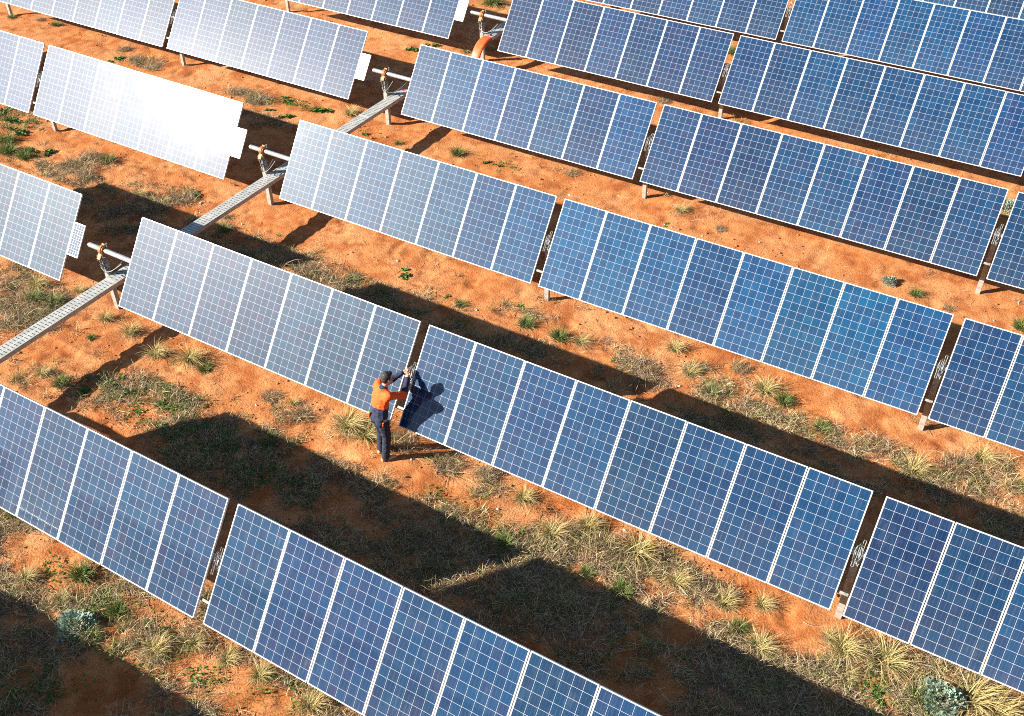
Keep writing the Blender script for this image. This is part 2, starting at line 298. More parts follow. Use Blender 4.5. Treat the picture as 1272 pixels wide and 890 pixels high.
L2 = [(-3.48, 8.93, 2.4, 0.8, 1.0), (-3.63, 7.71, 1.6, 0.6, 1.0), (-1.63, 8.46, 1.2, 0.6, 0.9), (-6.61, 8.78, 1.2, 0.4, 0.9), (-5.83, 7.32, 1.0, 0.5, 0.6), (-10.57, 10.01, 1.0, 0.6, 1.0), (0.7, 8.19, 1.3, 0.5, 0.9), (-0.39, 8.55, 1.0, 0.4, 0.7), (2.69, 8.4, 1.8, 0.4, 0.8), (-2.92, 4.19, 1.4, 0.7, 1.0), (-2.13, 3.13, 1.0, 0.5, 0.9), (-5.66, 14.72, 1.2, 0.4, 1.0), (-10.25, 14.88, 0.9, 0.35, 1.0), (-0.1, 2.48, 1.2, 0.5, 0.7), (5.55, 8.15, 1.6, 0.3, 0.6), (6.76, 9.54, 1.0, 0.3, 0.6), (17.05, 9.49, 1.4, 0.6, 1.0), (13.64, 8.82, 1.2, 0.4, 0.9)]
G2 = [(-10.25, 9.9, 0.8, 0.5, 1.0), (-9.01, 8.67, 0.8, 0.3, 1.0), (-11.21, 14.76, 0.7, 0.25, 1.0), (-4.15, 14.97, 0.9, 0.25, 0.9), (-3.3, 24.76, 0.9, 0.4, 1.0)]
P2 = [(-11.21, 10.23, 'w', 0.4), (-9.68, 9.65, 'w', 0.38), (-9.63, 9.07, 'g', 0.38), (-8.43, 8.69, 'g', 0.35), (-8.08, 9.21, 'w', 0.3), (-6.09, 8.73, 's', 0.4), (-3.22, 8.53, 's', 0.42), (-2.94, 9.24, 's', 0.4), (-4.01, 8.07, 's', 0.4), (0.98, 8.15, 's', 0.42), (1.87, 8.1, 's', 0.35), (-2.44, 3.54, 's', 0.45), (-1.96, 4.06, 's', 0.4), (-4.19, 5.11, 's', 0.35)]
LITTER += L2; WEEDY += G2; PLANTS += P2
# ------------------------------------------------------------------ site layout (metres; x along the rows, y across them)
PW, PH, PITCH, GAP, MOT = 0.997, 1.956, 1.012, 0.182, 1.809
def bumpf(x, y, cx, cy, rx, ry): return np.exp(-((x-cx)/rx)**2 - ((y-cy)/ry)**2)
def field(lst, x, y):
    d = np.zeros_like(x)
    for cx, cy, rx, ry, a in lst:
        d = d + a * np.exp(-(((x-cx)/rx)**2 + ((y-cy)/ry)**2) ** 1.5)
    return d
def height(x, y):
    x = np.asarray(x, dtype=float); y = np.asarray(y, dtype=float)
    z = 0.10 * (fbm(x*0.35, y*0.35, 3, 3) - 0.5) + 0.055 * (fbm(x*1.5, y*1.5, 8, 3) - 0.5)
    z = z + 0.10 * bumpf(x, y, 7.1, 4.2, 1.3, 0.9)
    u = np.mod(y / 5.104, 1.0)                     # old wheel ruts along the rows, broken up
    for uc in (0.36, 0.66):
        q = (u - uc - 0.03*(fbm(x*0.3, y*0.05, 61, 2) - 0.5)) * 5.104
        z = z - 0.040 * np.exp(-(q/0.15)**2) * np.clip((fbm(x*0.5, y*0.5, 63, 2) - 0.42)*5, 0, 1) + 0.022*np.exp(-((np.abs(q) - 0.27)/0.10)**2)
    z = z - 0.035 * np.clip((fbm(x*2.6, y*3.1, 67, 2) - 0.66)*8, 0, 1)     # scuffs and footprints
    fade = np.clip((60 - np.hypot(x, y - 10)) / 20, 0, 1)
    return z * fade
def litter(x, y):
    n1 = 0.5*fbm(x*0.9, y*1.3, 21, 3) + 0.5*fbm(x*2.8, y*3.6, 23, 3)
    u = y / 5.104
    d = field(LITTER, x, y)
    d = d + np.where(u < 0.1, 0.75, 0.0) * np.clip((0.1-u)/0.06, 0, 1)
    d = d + np.where((u > 0.2) & (u < 0.72), 0.34, 0) * np.clip((x-3.0)/3.0, 0, 1)
    d = d + np.where((u > 1.3) & (u < 1.75), 0.20, 0) + np.where((u > 2.25) & (u < 2.75), 0.14, 0) + np.where((u > 3.2) & (u < 3.8), 0.12, 0)
    d = np.clip(d, 0, 0.9)
    return np.clip((d - 0.27) * 1.05 + (n1 - 0.49) * 4.6 * np.clip(d*1.6, 0.0, 1), 0, 1)

# ------------------------------------------------------------------ ground
def axis_coords(a, b, step, far=3000):
    core = list(np.arange(a, b + 1e-6, step)); out = []; s = step
    v = b
    while v < far: s *= 1.6; v += s; out.append(v)
    lo = []; s = step; v = a
    while v > -far: s *= 1.6; v -= s; lo.append(v)
    return np.array(lo[::-1] + core + out)
gx = axis_coords(-19.0, 19.5, 0.055)
gy = np.concatenate([axis_coords(-4.5, 13.0, 0.05)[:-1][lambda a: a <= 13.0] if False else np.array([v for v in axis_coords(-4.5, 13.0, 0.05) if v <= 13.0]),
                     np.array([v for v in axis_coords(13.1, 34.0, 0.1) if v >= 13.1])])
X, Y = np.meshgrid(gx, gy)
inner = (np.abs(X) < 30) & (Y > -12) & (Y < 45)
Z = height(X, Y)
LT = np.where(inner, litter(X, Y), 0)
Z = Z + np.where(inner, 0.030 * (fbm(X*5.5, Y*5.5, 31, 3) - 0.5) + 0.022 * (fbm(X*13, Y*13, 37, 2) - 0.5) * (0.4 + 0.9*fbm(X*0.8, Y*0.8, 51, 2)) + 0.03 * LT * fbm(X*9, Y*9, 41, 2), 0)
nx_, ny_ = len(gx), len(gy)
I = np.arange(nx_ * ny_).reshape(ny_, nx_)
F = np.stack([I[:-1, :-1], I[:-1, 1:], I[1:, 1:], I[1:, :-1]], -1).reshape(-1, 4)
def soil_material():
    m, n, b = mat('red_soil')
    v = objco(n)
    big = noise(n, v, 0.55, 4); mid = noise(n, v, 3.2, 6, 0.6); fine = noise(n, v, 26, 6, 0.65); grit = noise(n, v, 110, 3, 0.6)
    c = mixc(n, ramp(n, mid, [(0.36, 0.0), (0.66, 1.0)]), (0.40, 0.128, 0.036), (0.55, 0.23, 0.085))
    c = mixc(n, ramp(n, big, [(0.42, 0.0), (0.68, 0.55)]), c, (0.66, 0.345, 0.160))
    c = mixc(n, ramp(n, fine, [(0.32, 0.75), (0.47, 0.0)]), c, (0.27, 0.085, 0.027))
    c = mixc(n, ramp(n, grit, [(0.62, 0.0), (0.74, 0.45)]), c, (0.56, 0.33, 0.17))
    at = N(n, 'ShaderNodeAttribute', attribute_name='litter')
    mask = math_(n, 'ADD', at.outputs['Fac'], math_(n, 'MULTIPLY', math_(n, 'SUBTRACT', fine, 0.5), 1.3))
    lit = mixc(n, ramp(n, grit, [(0.35, 0.0), (0.65, 1.0)]), (0.060, 0.042, 0.028), (0.20, 0.15, 0.10))
    c = mixc(n, ramp(n, mask, [(0.50, 0.0), (0.95, 0.80)]), c, lit)
    sp_ = N(n, 'ShaderNodeTexVoronoi'); sp_.inputs['Scale'].default_value = 9.0; sp_.inputs['Randomness'].default_value = 1.0; n.links.new(v, sp_.inputs['Vector'])
    speck = math_(n, 'LESS_THAN', math_(n, 'ADD', sp_.outputs['Distance'], math_(n, 'MULTIPLY', mid, 0.55)), 0.36)
    c = mixc(n, math_(n, 'MULTIPLY', speck, 0.6), c, (0.20, 0.075, 0.032))
    pk = ramp(n, noise(n, v, 1.35, 6, 0.62), [(0.38, 0.75), (0.50, 0.0)])
    c = mixc(n, pk, c, (0.31, 0.088, 0.025))
    n.links.new(c, b.inputs['Base Color']); b.inputs['Roughness'].default_value = 0.95
    b.inputs['Specular IOR Level'].default_value = 0.08
    hsum = math_(n, 'ADD', math_(n, 'MULTIPLY', fine, 1.0), math_(n, 'MULTIPLY', grit, 0.35))
    bump(n, b, math_(n, 'MULTIPLY', hsum, math_(n, 'ADD', 0.25, math_(n, 'MULTIPLY', big, 1.1))), 0.8, 0.05)
    return m
soil_m = soil_material()
g = link(bpy.data.objects.new('ground', np_mesh('ground', np.stack([X.ravel(), Y.ravel(), Z.ravel()], 1), F, [soil_m], smooth=True, attr={'litter': LT.ravel()})))
tag(g, kind='structure')
def hz(x, y):
    x = np.asarray(x, dtype=float); y = np.asarray(y, dtype=float)
    return height(x, y) + 0.030 * (fbm(x*5.5, y*5.5, 31, 3) - 0.5)

# ------------------------------------------------------------------ solar tables
fr = MB()
fw, fd = 0.012, 0.040
fr.box((0, PH/2 - fw/2, -fd/2), (PW, fw, fd)); fr.box((0, -PH/2 + fw/2, -fd/2), (PW, fw, fd))
fr.box((PW/2 - fw/2, 0, -fd/2), (fw, PH - 2*fw, fd)); fr.box((-PW/2 + fw/2, 0, -fd/2), (fw, PH - 2*fw, fd))
frame_me = fr.mesh('frame', alu, bevel=0.0015)
pm = MB(); iw, ih = PW - 2*fw, PH - 2*fw
pm.box((0, 0, -0.006), (iw, ih, 0.006))
pm.m = [1, 0, 1, 1, 1, 1]
panel_me = pm.mesh('solar_panel', [cell_m, back_m])
jb = MB(); jb.box((0, 0.78, -0.022), (0.12, 0.10, 0.024))
junction_me = jb.mesh('junction_box', black_m, bevel=0.004)

ROWD = {r: (y, t, zo, xo) for r, y, t, zo, xo in ROWS}
SPAN = {-2: (-MOT - 7*PITCH - GAP - 8*PITCH, 8), -1: (-MOT - 7*PITCH, 7), 1: (0.0, 7), 2: (7*PITCH + GAP, 8), 3: (15*PITCH + 2*GAP, 8)}
TABLES = {
 (-1,-1): ('solar table standing left of the drive gap just below the photo', None),
 (-1, 1): ('solar table standing just below the bottom left of the photo', None),
 (-1, 2): ('solar table standing just below the bottom centre of the photo', None),
 (0, 1): ('blue solar table running off the left edge at the bottom left', 'bottom left table'),
 (0, 2): ('blue solar table nearest the camera running off the bottom edge', 'bottom centre table'),
 (1,-1): ('pale solar table cut by the left edge with a small blue panel at its end', 'table cut by the left edge'),
 (1, 1): ('pale grey blue solar table of seven panels left of the worker', 'table left of the worker'),
 (1, 2): ('blue solar table of eight panels right of the worker, carrying his shadow', 'table right of the worker'),
 (1, 3): ('dark blue solar table running off the bottom right corner', 'bottom right corner table'),
 (2,-2): ('pale solar table cut by the left edge beside the glaring one', 'edge table beside the glare'),
 (2,-1): ('solar table glaring white where it mirrors the sun', 'glaring white table'),
 (2, 1): ('pale blue solar table of seven panels directly behind the table left of the worker', 'centre pale blue table'),
 (2, 2): ('bright blue solar table of eight panels right of centre', 'centre right blue table'),
 (2, 3): ('solar table cut by the right edge at half height', 'right edge middle table'),
 (3,-2): ('pale blue solar table in the top left corner', 'top left corner table'),
 (3,-1): ('pale whitish solar table just above the glaring one', 'pale table above the glare'),
 (3, 1): ('light blue solar table of seven panels above the centre', 'light blue table above centre'),
 (3, 2): ('dark blue solar table of eight panels at upper right ending before the edge', 'dark upper right table'),
 (3, 3): ('sliver of a solar table at the right edge of the photo', 'right edge sliver table'),
 (4,-1): ('pale solar table at the top edge left of the orange conduit', 'table left of the conduit'),
 (4, 1): ('blue solar table of seven panels right of the orange conduit', 'table right of the conduit'),
 (4, 2): ('dark blue solar table cut by the right edge in the upper right', 'upper right cut table'),
 (5, 1): ('blue solar table cut by the top edge right of the orange conduit', 'top edge table'),
 (5, 2): ('bright blue solar table near the top right corner, second from the top', 'second farthest table'),
 (6, 2): ('farthest solar table in the top right corner of the photo', 'farthest table')}
SKY_TINT = {(2, 2): (0.9, 1.55, 1.40), (5, 2): (0.7, 1.40, 1.35), (4, 2): (0.9, 1.12, 1.1), (2, 1): (1, 1.5, 1.3), (3, 1): (1, 1.35, 1.25), (2, 3): (0.9, 1.2, 1.1), (1, 1): (2.4, 1.15, 0.85), (0, 1): (1.9, 1.0, 0.9), (1, -1): (2.2, 1.1, 0.85),
         (1, 3): (1.3, 0.86, 0.84), (0, 2): (1.4, 0.98, 0.92), (3, 2): (1.5, 1.0, 1.0), (4, 1): (1.7, 1.05, 1.0), (6, 2): (0.8, 1.05, 1.0), (1, 2): (1.1, 1.15, 1.05)}   # sky reflection differing from table to table, painted into the cell colour
for (r, t), (lab, short) in TABLES.items():
    y, tilt, zo, xo = ROWD[r]
    if r == 3 and t < 0: tilt -= 1.1               # this half of the row sits a touch flatter
    x0, n = SPAN[t]; L = n * PITCH
    e = empty('solar_table', (x0 + xo + L/2, y, H + zo), (rad(tilt), 0, 0))
    tag(e, lab, 'solar panel table', 'solar tables outside the frame' if r == -1 else 'solar tables in the rows')
    for k in range(n):
        p = link(bpy.data.objects.new('solar_panel', panel_me), e)
        k_ = SKY_TINT.get((r, t), (1, 1, 1)); j_ = random.uniform(0.80, 1.20); h_ = random.uniform(0.89, 1.13)
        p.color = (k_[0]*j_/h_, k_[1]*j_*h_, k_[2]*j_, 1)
        p.location = (-L/2 + (k + 0.5)*PITCH, random.uniform(-.002, .002), random.uniform(-.002, .002))
        p.rotation_euler = (rad(random.gauss(0, 0.10)), rad(random.gauss(0, 0.10)), 0)
        f = link(bpy.data.objects.new('frame', frame_me), p)
        j = link(bpy.data.objects.new('junction_box', junction_me), p)
    a, b_ = -L/2 - GAP/2, L/2 + GAP/2
    if t == 1: a = -L/2 - 1.34
    if t == -1: b_ = L/2 + 0.06
    m = MB(); m.tube([(a, 0, -0.11), (b_, 0, -0.11)], 0.055, 18); m.build('torque_tube', galv, e, smooth=True)
    for s in (-1, 1):
        m = MB(); ext = GAP * 0.96 if (s == -1 and t != -1) else -0.05
        m.box((ext/2, s*0.66, -0.060), (L + ext - 0.02, 0.045, 0.035)); m.build('purlin', bolt_m, e)

# small panels that power the drives, at the right end of each left-hand table
for r, lab in ((1, 'small blue panel with fine cells beside the lowest drive post'), (2, 'small panel lost in the white glare of the sun'),
               (3, 'small silvery panel right of the whitish table above the glare'), (4, 'small silvery panel at the top edge by the bright green bush')):
    y, tilt, zo, xo = ROWD[r]; tilt -= 1.1 if r == 3 else 0
    e = empty('small_solar_panel', (-1.645 + xo, y, H + zo), (rad(tilt), 0, 0)); tag(e, lab, 'small panel', 'small panels by the drive gaps')
    m = MB(); m.box((0, 0, -0.006), (0.302, 0.702, 0.006)); m.m = [1, 0, 1, 1, 1, 1]
    m.build('solar_cells', [small_m if r == 1 else silver_m, back_m], e)
    m = MB()
    for sx in (-1, 1): m.box((sx*0.158, 0, -0.014), (0.014, 0.73, 0.028))
    for sy in (-1, 1): m.box((0, sy*0.358, -0.014), (0.302, 0.014, 0.028))
    m.build('frame', alu, e, bevel=0.0015)
    m = MB(); m.box((-0.01, 0, -0.05), (0.06, 0.30, 0.05)); m.build('bracket', galv, e, bevel=0.003)

# ------------------------------------------------------------------ posts
def channel(wx, dy, th):
    a, b = wx/2, dy
    return [(-a, 0), (a, 0), (a, b), (a-th, b), (a-th, th), (-a+th, th), (-a+th, b), (-a, b)]
def make_gap_post(x, r, lab, seed, cover=True):
    y, tilt, zo, xo = ROWD[r]; R = random.Random(seed)
    z0 = float(hz(x, y))
    e = empty('support_post', (x + xo, y, z0)); tag(e, lab, 'post', 'posts under the gaps between tables')
    T = rad(tilt); top = H + zo - z0
    m = MB(); m.prism(channel(0.105, 0.085, 0.009), -0.35, top - 0.20); m.build('post', post_m, e, bevel=0.002)
    c = Vector((0, 0.11*math.sin(T), top - 0.11*math.cos(T)))
    M = Matrix.Translation(c) @ Matrix.Rotation(T, 4, 'X')
    m = MB()                                                       # bearing: cheeks on a foot, around the tube
    ring_o = [(0.098*math.cos(q), 0.098*math.sin(q)) for q in [i*2*math.pi/20 for i in range(20)]]
    for sx in (-0.035, 0.035):
        V = []; 
        for rr in (0.098, 0.058):
            for i in range(20):
                q = i*2*math.pi/20
                for dx in (-0.007, 0.007): V.append(M @ Vector((sx+dx, rr*math.cos(q), rr*math.sin(q))))
        Fs = []
        for i in range(20):
            j = (i+1) % 20; o = lambda k, d: 2*k+d; n_ = lambda k, d: 40+2*k+d
            Fs += [(o(i,0), o(j,0), o(j,1), o(i,1)), (n_(i,1), n_(j,1), n_(j,0), n_(i,0)), (o(i,0), n_(i,0), n_(j,0), o(j,0)), (o(i,1), o(j,1), n_(j,1), n_(i,1))]
        m.add(V, Fs)
    m.box((0, c.y*0.5 + 0.03, top - 0.215), (0.13, 0.16, 0.02))
    m.box((0, c.y*0.6, top - 0.185), (0.05, 0.10, 0.06))
    m.build('bearing', galv, e, bevel=0.002)
    # long-link clamps lying along the slope between the two frames
    def link_chain(xx, s0, s1):
        q = MB(); n = 3; st = (s1 - s0)/n
        for i in range(n):
            a = s0 + i*st; b = a + st*0.92
            pts = [(xx-0.018, a), (xx+0.018, a), (xx+0.018, b), (xx-0.018, b), (xx-0.018, a)]
            q.tube([M @ Vector((p[0], p[1], 0.075 + 0.004*i)) for p in pts], 0.006, 6)
        return q
    link_chain(-0.03 + R.uniform(-.01, .01), -0.22, 0.12).build('clamp_link', bolt_m, e, smooth=True)
    link_chain(0.03 + R.uniform(-.01, .01), -0.06, 0.24).build('clamp_link', bolt_m, e, smooth=True)
    for k in range(2):
        q = MB(); pts = []
        for i in range(15):
            u = i/14; a = -0.6 + u*4.6
            pts.append(M @ Vector((0.055*math.cos(a)*(1-.25*k) + R.uniform(-.004, .004), 0.16*math.sin(a)*(1+.2*k) - 0.02, 0.05 + 0.03*k + 0.02*math.sin(3*u))))
        q.tube(pts, 0.0075 if k == 0 else 0.006, 6); q.build('cable', cable_m if k == 0 else black_m, e, smooth=True)
    return e
GX = {-2: -MOT - 15*PITCH - 1.5*GAP, -1: -MOT - 7*PITCH - GAP/2, 2: 7*PITCH + GAP/2, 3: 15*PITCH + 1.5*GAP}
GAPS = [(0, 2, 'steel post under the gap between the two bottom tables'),
        (1, 2, 'steel post in the gap where the worker reaches'),
        (1, 3, 'steel post under the gap beside the bottom right corner table'),
        (2, -1, 'steel post under the gap left of the glaring table'),
        (2, 2, 'steel post under the gap between the two centre tables'),
        (2, 3, 'steel post under the gap beside the right edge table at half height'),
        (3, -1, 'steel post under the gap in the top left whitish row'),
        (3, -2, 'steel post just showing at the far top left corner'),
        (3, 2, 'steel post under the gap right of the light blue table above centre'),
        (3, 3, 'steel post beside the sliver of table at the right edge'),
        (4, 2, 'steel post under the gap between the two dark upper right tables'),
        (4, -1, 'short steel post showing at the top edge left of the conduit'),
        (5, 2, 'steel post under the gap nearest the top edge at right')]
for i, (r, t, lab) in enumerate(GAPS): make_gap_post(GX[t], r, lab, i)

def make_drive_post(r, lab):
    y, tilt, zo, xo = ROWD[r]; x = -0.935; T = rad(tilt); R = random.Random(100 + r)
    z0 = float(hz(x, y)); top = H + zo - z0
    e = empty('drive_post', (x + xo, y, z0)); tag(e, lab, 'post', 'posts in the drive gaps')
    m = MB(); m.prism(channel(0.12, 0.10, 0.010), -0.35, top - 0.30); m.build('post', post_m, e, bevel=0.002)
    c = Vector((0, 0.11*math.sin(T), top - 0.11*math.cos(T)))
    M = Matrix.Translation(c) @ Matrix.Rotation(T, 4, 'X')
    cl = MB(); n = 20                                              # rusty split clamp round the tube, with its ears
    for x0, x1, ro in ((-0.070, 0.060, 0.092), (-0.040, 0.030, 0.108)):
        V = []; Fs = []
        for i in range(n):
            q = 2*math.pi*i/n
            for xx, rr in ((x0, 0.056), (x0, ro), (x1, ro), (x1, 0.056)): V.append(M @ Vector((xx, rr*math.cos(q), rr*math.sin(q))))
        for i in range(n):
            j = (i+1) % n
            for k in range(4): Fs.append((4*i+k, 4*i+(k+1) % 4, 4*j+(k+1) % 4, 4*j+k))
        cl.add(V, Fs)
    Rm = Matrix.Rotation(T, 3, 'X')
    cl.box(M @ Vector((-0.005, -0.14, 0.02)), (0.10, 0.17, 0.06), Rm)
    cl.box(M @ Vector((-0.005, 0.105, 0.0)), (0.085, 0.06, 0.06), Rm)
    cl.build('clamp', rust, e, bevel=0.003)
    for dx, dy, a in ((0.085, 0.10, 0.25), (0.075, -0.17, -0.6), (-0.07, -0.22, 0.5)):
        b_ = MB(); p0 = M @ Vector((dx, dy, 0.0)); d = (M.to_3x3() @ Vector((math.sin(a)*0.3, 0.75, 0.5))).normalized()
        b_.tube([p0 - d*0.05, p0 + d*0.07], 0.0125, 8); b_.tube([p0 + d*0.055, p0 + d*0.08], 0.021, 6)
        b_.build('bolt', bolt_m, e)
    s = MB()                                                       # forked arm from clamp to post
    for dx in (-0.045, 0.045):
        p0 = M @ Vector((dx, -0.19, 0.0)); p1 = Vector((dx*0.9, 0.02, top - 0.62))
        d = (p1 - p0); q = d.to_track_quat('Z', 'Y').to_matrix()
        s.box((p0 + p1)/2, (0.016, 0.055, d.length), q)
    s.box((0, 0.045, top - 0.36), (0.15, 0.13, 0.03))
    s.box((0, 0.035, top - 0.30), (0.07, 0.09, 0.10))
    s.build('arm', bolt_m, e, bevel=0.002)
    q = MB(); zz = 0.905 - 0.118 - z0
    q.box((0.17, 0.03, zz), (0.42, 0.05, 0.022)); q.box((0.03, 0.03, zz - 0.08), (0.05, 0.05, 0.16)); q.build('tray_bracket', galv, e, bevel=0.002)
    for k in range(4):
        q = MB(); pts = []; x1 = R.uniform(0.25, 0.75); sag = R.uniform(0.1, 0.3); st = Vector((R.uniform(-.05, .05), -0.06, top - 0.50 + 0.06*k))
        en = Vector((x1, R.uniform(0.0, 0.10), top - R.uniform(0.16, 0.22))) if k < 2 else Vector((0.26 + .02*k, -0.05 + 0.1*k, 0.93 - z0))
        for i in range(13):
            u = i/12; p = st.lerp(en, u); p.z -= sag*math.sin(math.pi*u)*(0.7 if k < 2 else -.25); p.y -= 0.10*math.sin(math.pi*u)
            pts.append(p)
        q.tube(pts, 0.008, 6); q.build('cable', black_m if k != 1 else cable_m, e, smooth=True)
    return e
for r, lab in ((1, 'drive post with rusty tube clamp, lowest of the four beside the tray'), (2, 'drive post with rusty tube clamp right of the white glare'),
               (3, 'drive post with rusty tube clamp by the upper end of the tray'), (4, 'drive post with rusty tube clamp behind the orange conduit')):
    make_drive_post(r, lab)
# the one out of frame below carries the unseen row's shadow-casting tube
# ------------------------------------------------------------------ cable trays on short legs
def make_tray(xc, y0, y1, ztop, lab, legs):
    e = empty('cable_tray', (xc, (y0+y1)/2, 0)); tag(e, lab, 'cable tray', 'cable trays crossing the rows'); e_y = (y0+y1)/2
    W = 0.335; hw = W/2; pitch = 0.085
    ys = []; v = y0
    while v < y1: ys += [v, v + 0.070]; v += pitch
    ys.append(v)
    xs = [-hw, -0.135, -0.020, 0.020, 0.135, hw]
    V = []; Fs = []
    for yy in ys:
        for xx in xs: V.append((xx, yy - e_y, ztop))
    for j in range(len(ys)-1):
        for i in range(5):
            if j % 2 == 1 and i in (1, 3): continue
            a = j*6+i; Fs.append((a, a+1, a+7, a+6))
    m = MB(); m.add(V, Fs)
    L = y1 - y0
    m.build('lid', tray_m, e)
    m = MB()
    for s in (-1, 1): m.box((s*(hw - 0.002), 0, ztop - 0.053), (0.004, L, 0.10))
    m.box((0, 0, ztop - 0.105), (W - 0.01, L, 0.004))
    m.build('trough', galv, e)
    for xx, rr in ((-0.08, 0.018), (0.05, 0.02)):
        m = MB(); m.tube([(xx, -L/2, ztop - 0.08), (xx, L/2, ztop - 0.08)], rr, 8); m.build('cable', black_m, e, smooth=True)
    for yy in legs:
        m = MB(); z0 = float(hz(xc, yy))
        m.box((0, yy - e_y, (ztop - 0.11 + z0 - 0.2)/2), (0.045, 0.045, ztop - 0.11 - z0 + 0.2)); m.box((0, yy - e_y, ztop - 0.118), (W*0.9, 0.05, 0.02))
        m.build('leg', galv, e, bevel=0.003)
    y = y0 + 3.0
    while y < y1 - 0.5:                                            # lid joints
        m = MB(); m.box((0, y - e_y, ztop + 0.004), (W + 0.012, 0.06, 0.006)); m.build('joint_strip', tray_m, e); y += 3.0
    return e
TX, TZ = -0.68, 0.905
make_tray(TX, -7.0, 15.95, TZ, 'long slotted grey cable tray passing under the rows at left', (-4.95, 0.17))
make_tray(TX, 20.35, 28.0, TZ, 'short stretch of grey cable tray leaving the orange conduit', (25.6,))
def make_conduit(pts, lab):
    e = MB(); wd, th = 0.15, 0.05; prof = []
    for q in range(16):
        a = 2*math.pi*q/16; c_, s_ = math.cos(a), math.sin(a)
        prof.append((wd*math.copysign(abs(c_)**0.5, c_), th*math.copysign(abs(s_)**0.5, s_)))
    V = []; n = len(pts)
    for i in range(n):
        p = Vector(pts[i]); t = (Vector(pts[min(i+1, n-1)]) - Vector(pts[max(i-1, 0)])).normalized()
        up = Vector((1, 0, 0)).cross(t).normalized(); k = 1.0 + (0.035 if i % 2 else 0.0)
        for a, b_ in prof: V.append(p + Vector((1, 0, 0))*a*k + up*b_*k)
    Fs = [(i*16+k, i*16+(k+1) % 16, (i+1)*16+(k+1) % 16, (i+1)*16+k) for i in range(n-1) for k in range(16)]
    Fs += [tuple(reversed(range(16))), tuple((n-1)*16 + k for k in range(16))]
    e.add(V, Fs)
    o = e.build('cable_conduit', conduit_m, smooth=True); tag(o, lab, 'conduit', 'orange conduits at the tray ends'); return o
def arc(y_top, dirn, rad_, drop, n=36):
    out = [(TX, y_top - dirn*0.25*(1-i/5), TZ - 0.05) for i in range(5)]
    for i in range(n):
        a = (i/(n-1))*math.pi/2
        out.append((TX, y_top + dirn*rad_*math.sin(a), TZ - 0.05 - drop*(1-math.cos(a))))
    out.append((TX, y_top + dirn*(rad_+0.02), TZ - 0.05 - drop - 0.3))
    return out
make_conduit(arc(20.25, -1, 0.75, 0.85), 'orange conduit bending down from the tray in front of a post')
make_conduit(arc(16.05, 1, 0.75, 0.85), 'orange conduit end peeping out behind the light blue table')
# ------------------------------------------------------------------ plants
def leaf_material(name, rough=0.7, trans=0.25):
    m, n, b = mat(name)
    at = N(n, 'ShaderNodeAttribute', attribute_name='tint')
    f = noise(n, objco(n), 40, 3)
    c = mixc(n, ramp(n, f, [(0.3, 0.0), (0.7, 1.0)]), mixc(n, 1.0, at.outputs['Color'], (0.8, 0.8, 0.8), 'MULTIPLY'), mixc(n, 1.0, at.outputs['Color'], (1.15, 1.15, 1.15), 'MULTIPLY'))
    n.links.new(c, b.inputs['Base Color']); b.inputs['Roughness'].default_value = rough
    b.inputs['Specular IOR Level'].default_value = 0.2
    tr = n.nodes.new('ShaderNodeBsdfTranslucent'); n.links.new(c, tr.inputs[0])
    mx = n.nodes.new('ShaderNodeMixShader'); mx.inputs[0].default_value = trans
    out = [q for q in n.nodes if q.type == 'OUTPUT_MATERIAL'][0]
    n.links.new(b.outputs[0], mx.inputs[1]); n.links.new(tr.outputs[0], mx.inputs[2]); n.links.new(mx.outputs[0], out.inputs[0])
    return m
grass_m = leaf_material('grass_blades'); litter_m = leaf_material('dry_litter', 0.85, 0.1); leaf_m = leaf_material('leaves', 0.55, 0.2)

def blades(P, az, el, ln, wd, droop, c0, c1, segs=4, rg=rng, tipw=0.15, curl=None):
    """curved grass blades as strips. P (n,3); az/el start direction; droop bends the tip down (radians along the blade)"""
    n = len(P); st = segs + 1
    pos = P.copy(); V = np.zeros((n, st, 2, 3)); C = np.zeros((n, st, 2, 3))
    side0 = np.stack([-np.sin(az), np.cos(az), np.zeros(n)], 1)
    tw = rg.uniform(-0.9, 0.9, n)
    a = az.copy()
    for i in range(st):
        u = i / segs
        e = el - droop * u
        if curl is not None: a = az + curl * u
        d = np.stack([np.cos(a)*np.cos(e), np.sin(a)*np.cos(e), np.sin(e)], 1)
        up = np.cross(d, side0); s = side0*np.cos(tw)[:, None] + up*np.sin(tw)[:, None]
        wv = (wd * (1 - (1 - tipw) * u**1.5) * 0.5)[:, None]
        V[:, i, 0] = pos - s*wv; V[:, i, 1] = pos + s*wv
        cc = c0*(1-u) + c1*u; C[:, i, 0] = cc; C[:, i, 1] = cc
        pos = pos + d * (ln/segs)[:, None]
    base = np.arange(n)[:, None]*st*2; fs = []
    for i in range(segs):
        o = base + 2*i; fs.append(np.concatenate([o, o+1, o+3, o+2], 1))
    return V.reshape(-1, 3), np.concatenate(fs, 0), C.reshape(-1, 3)
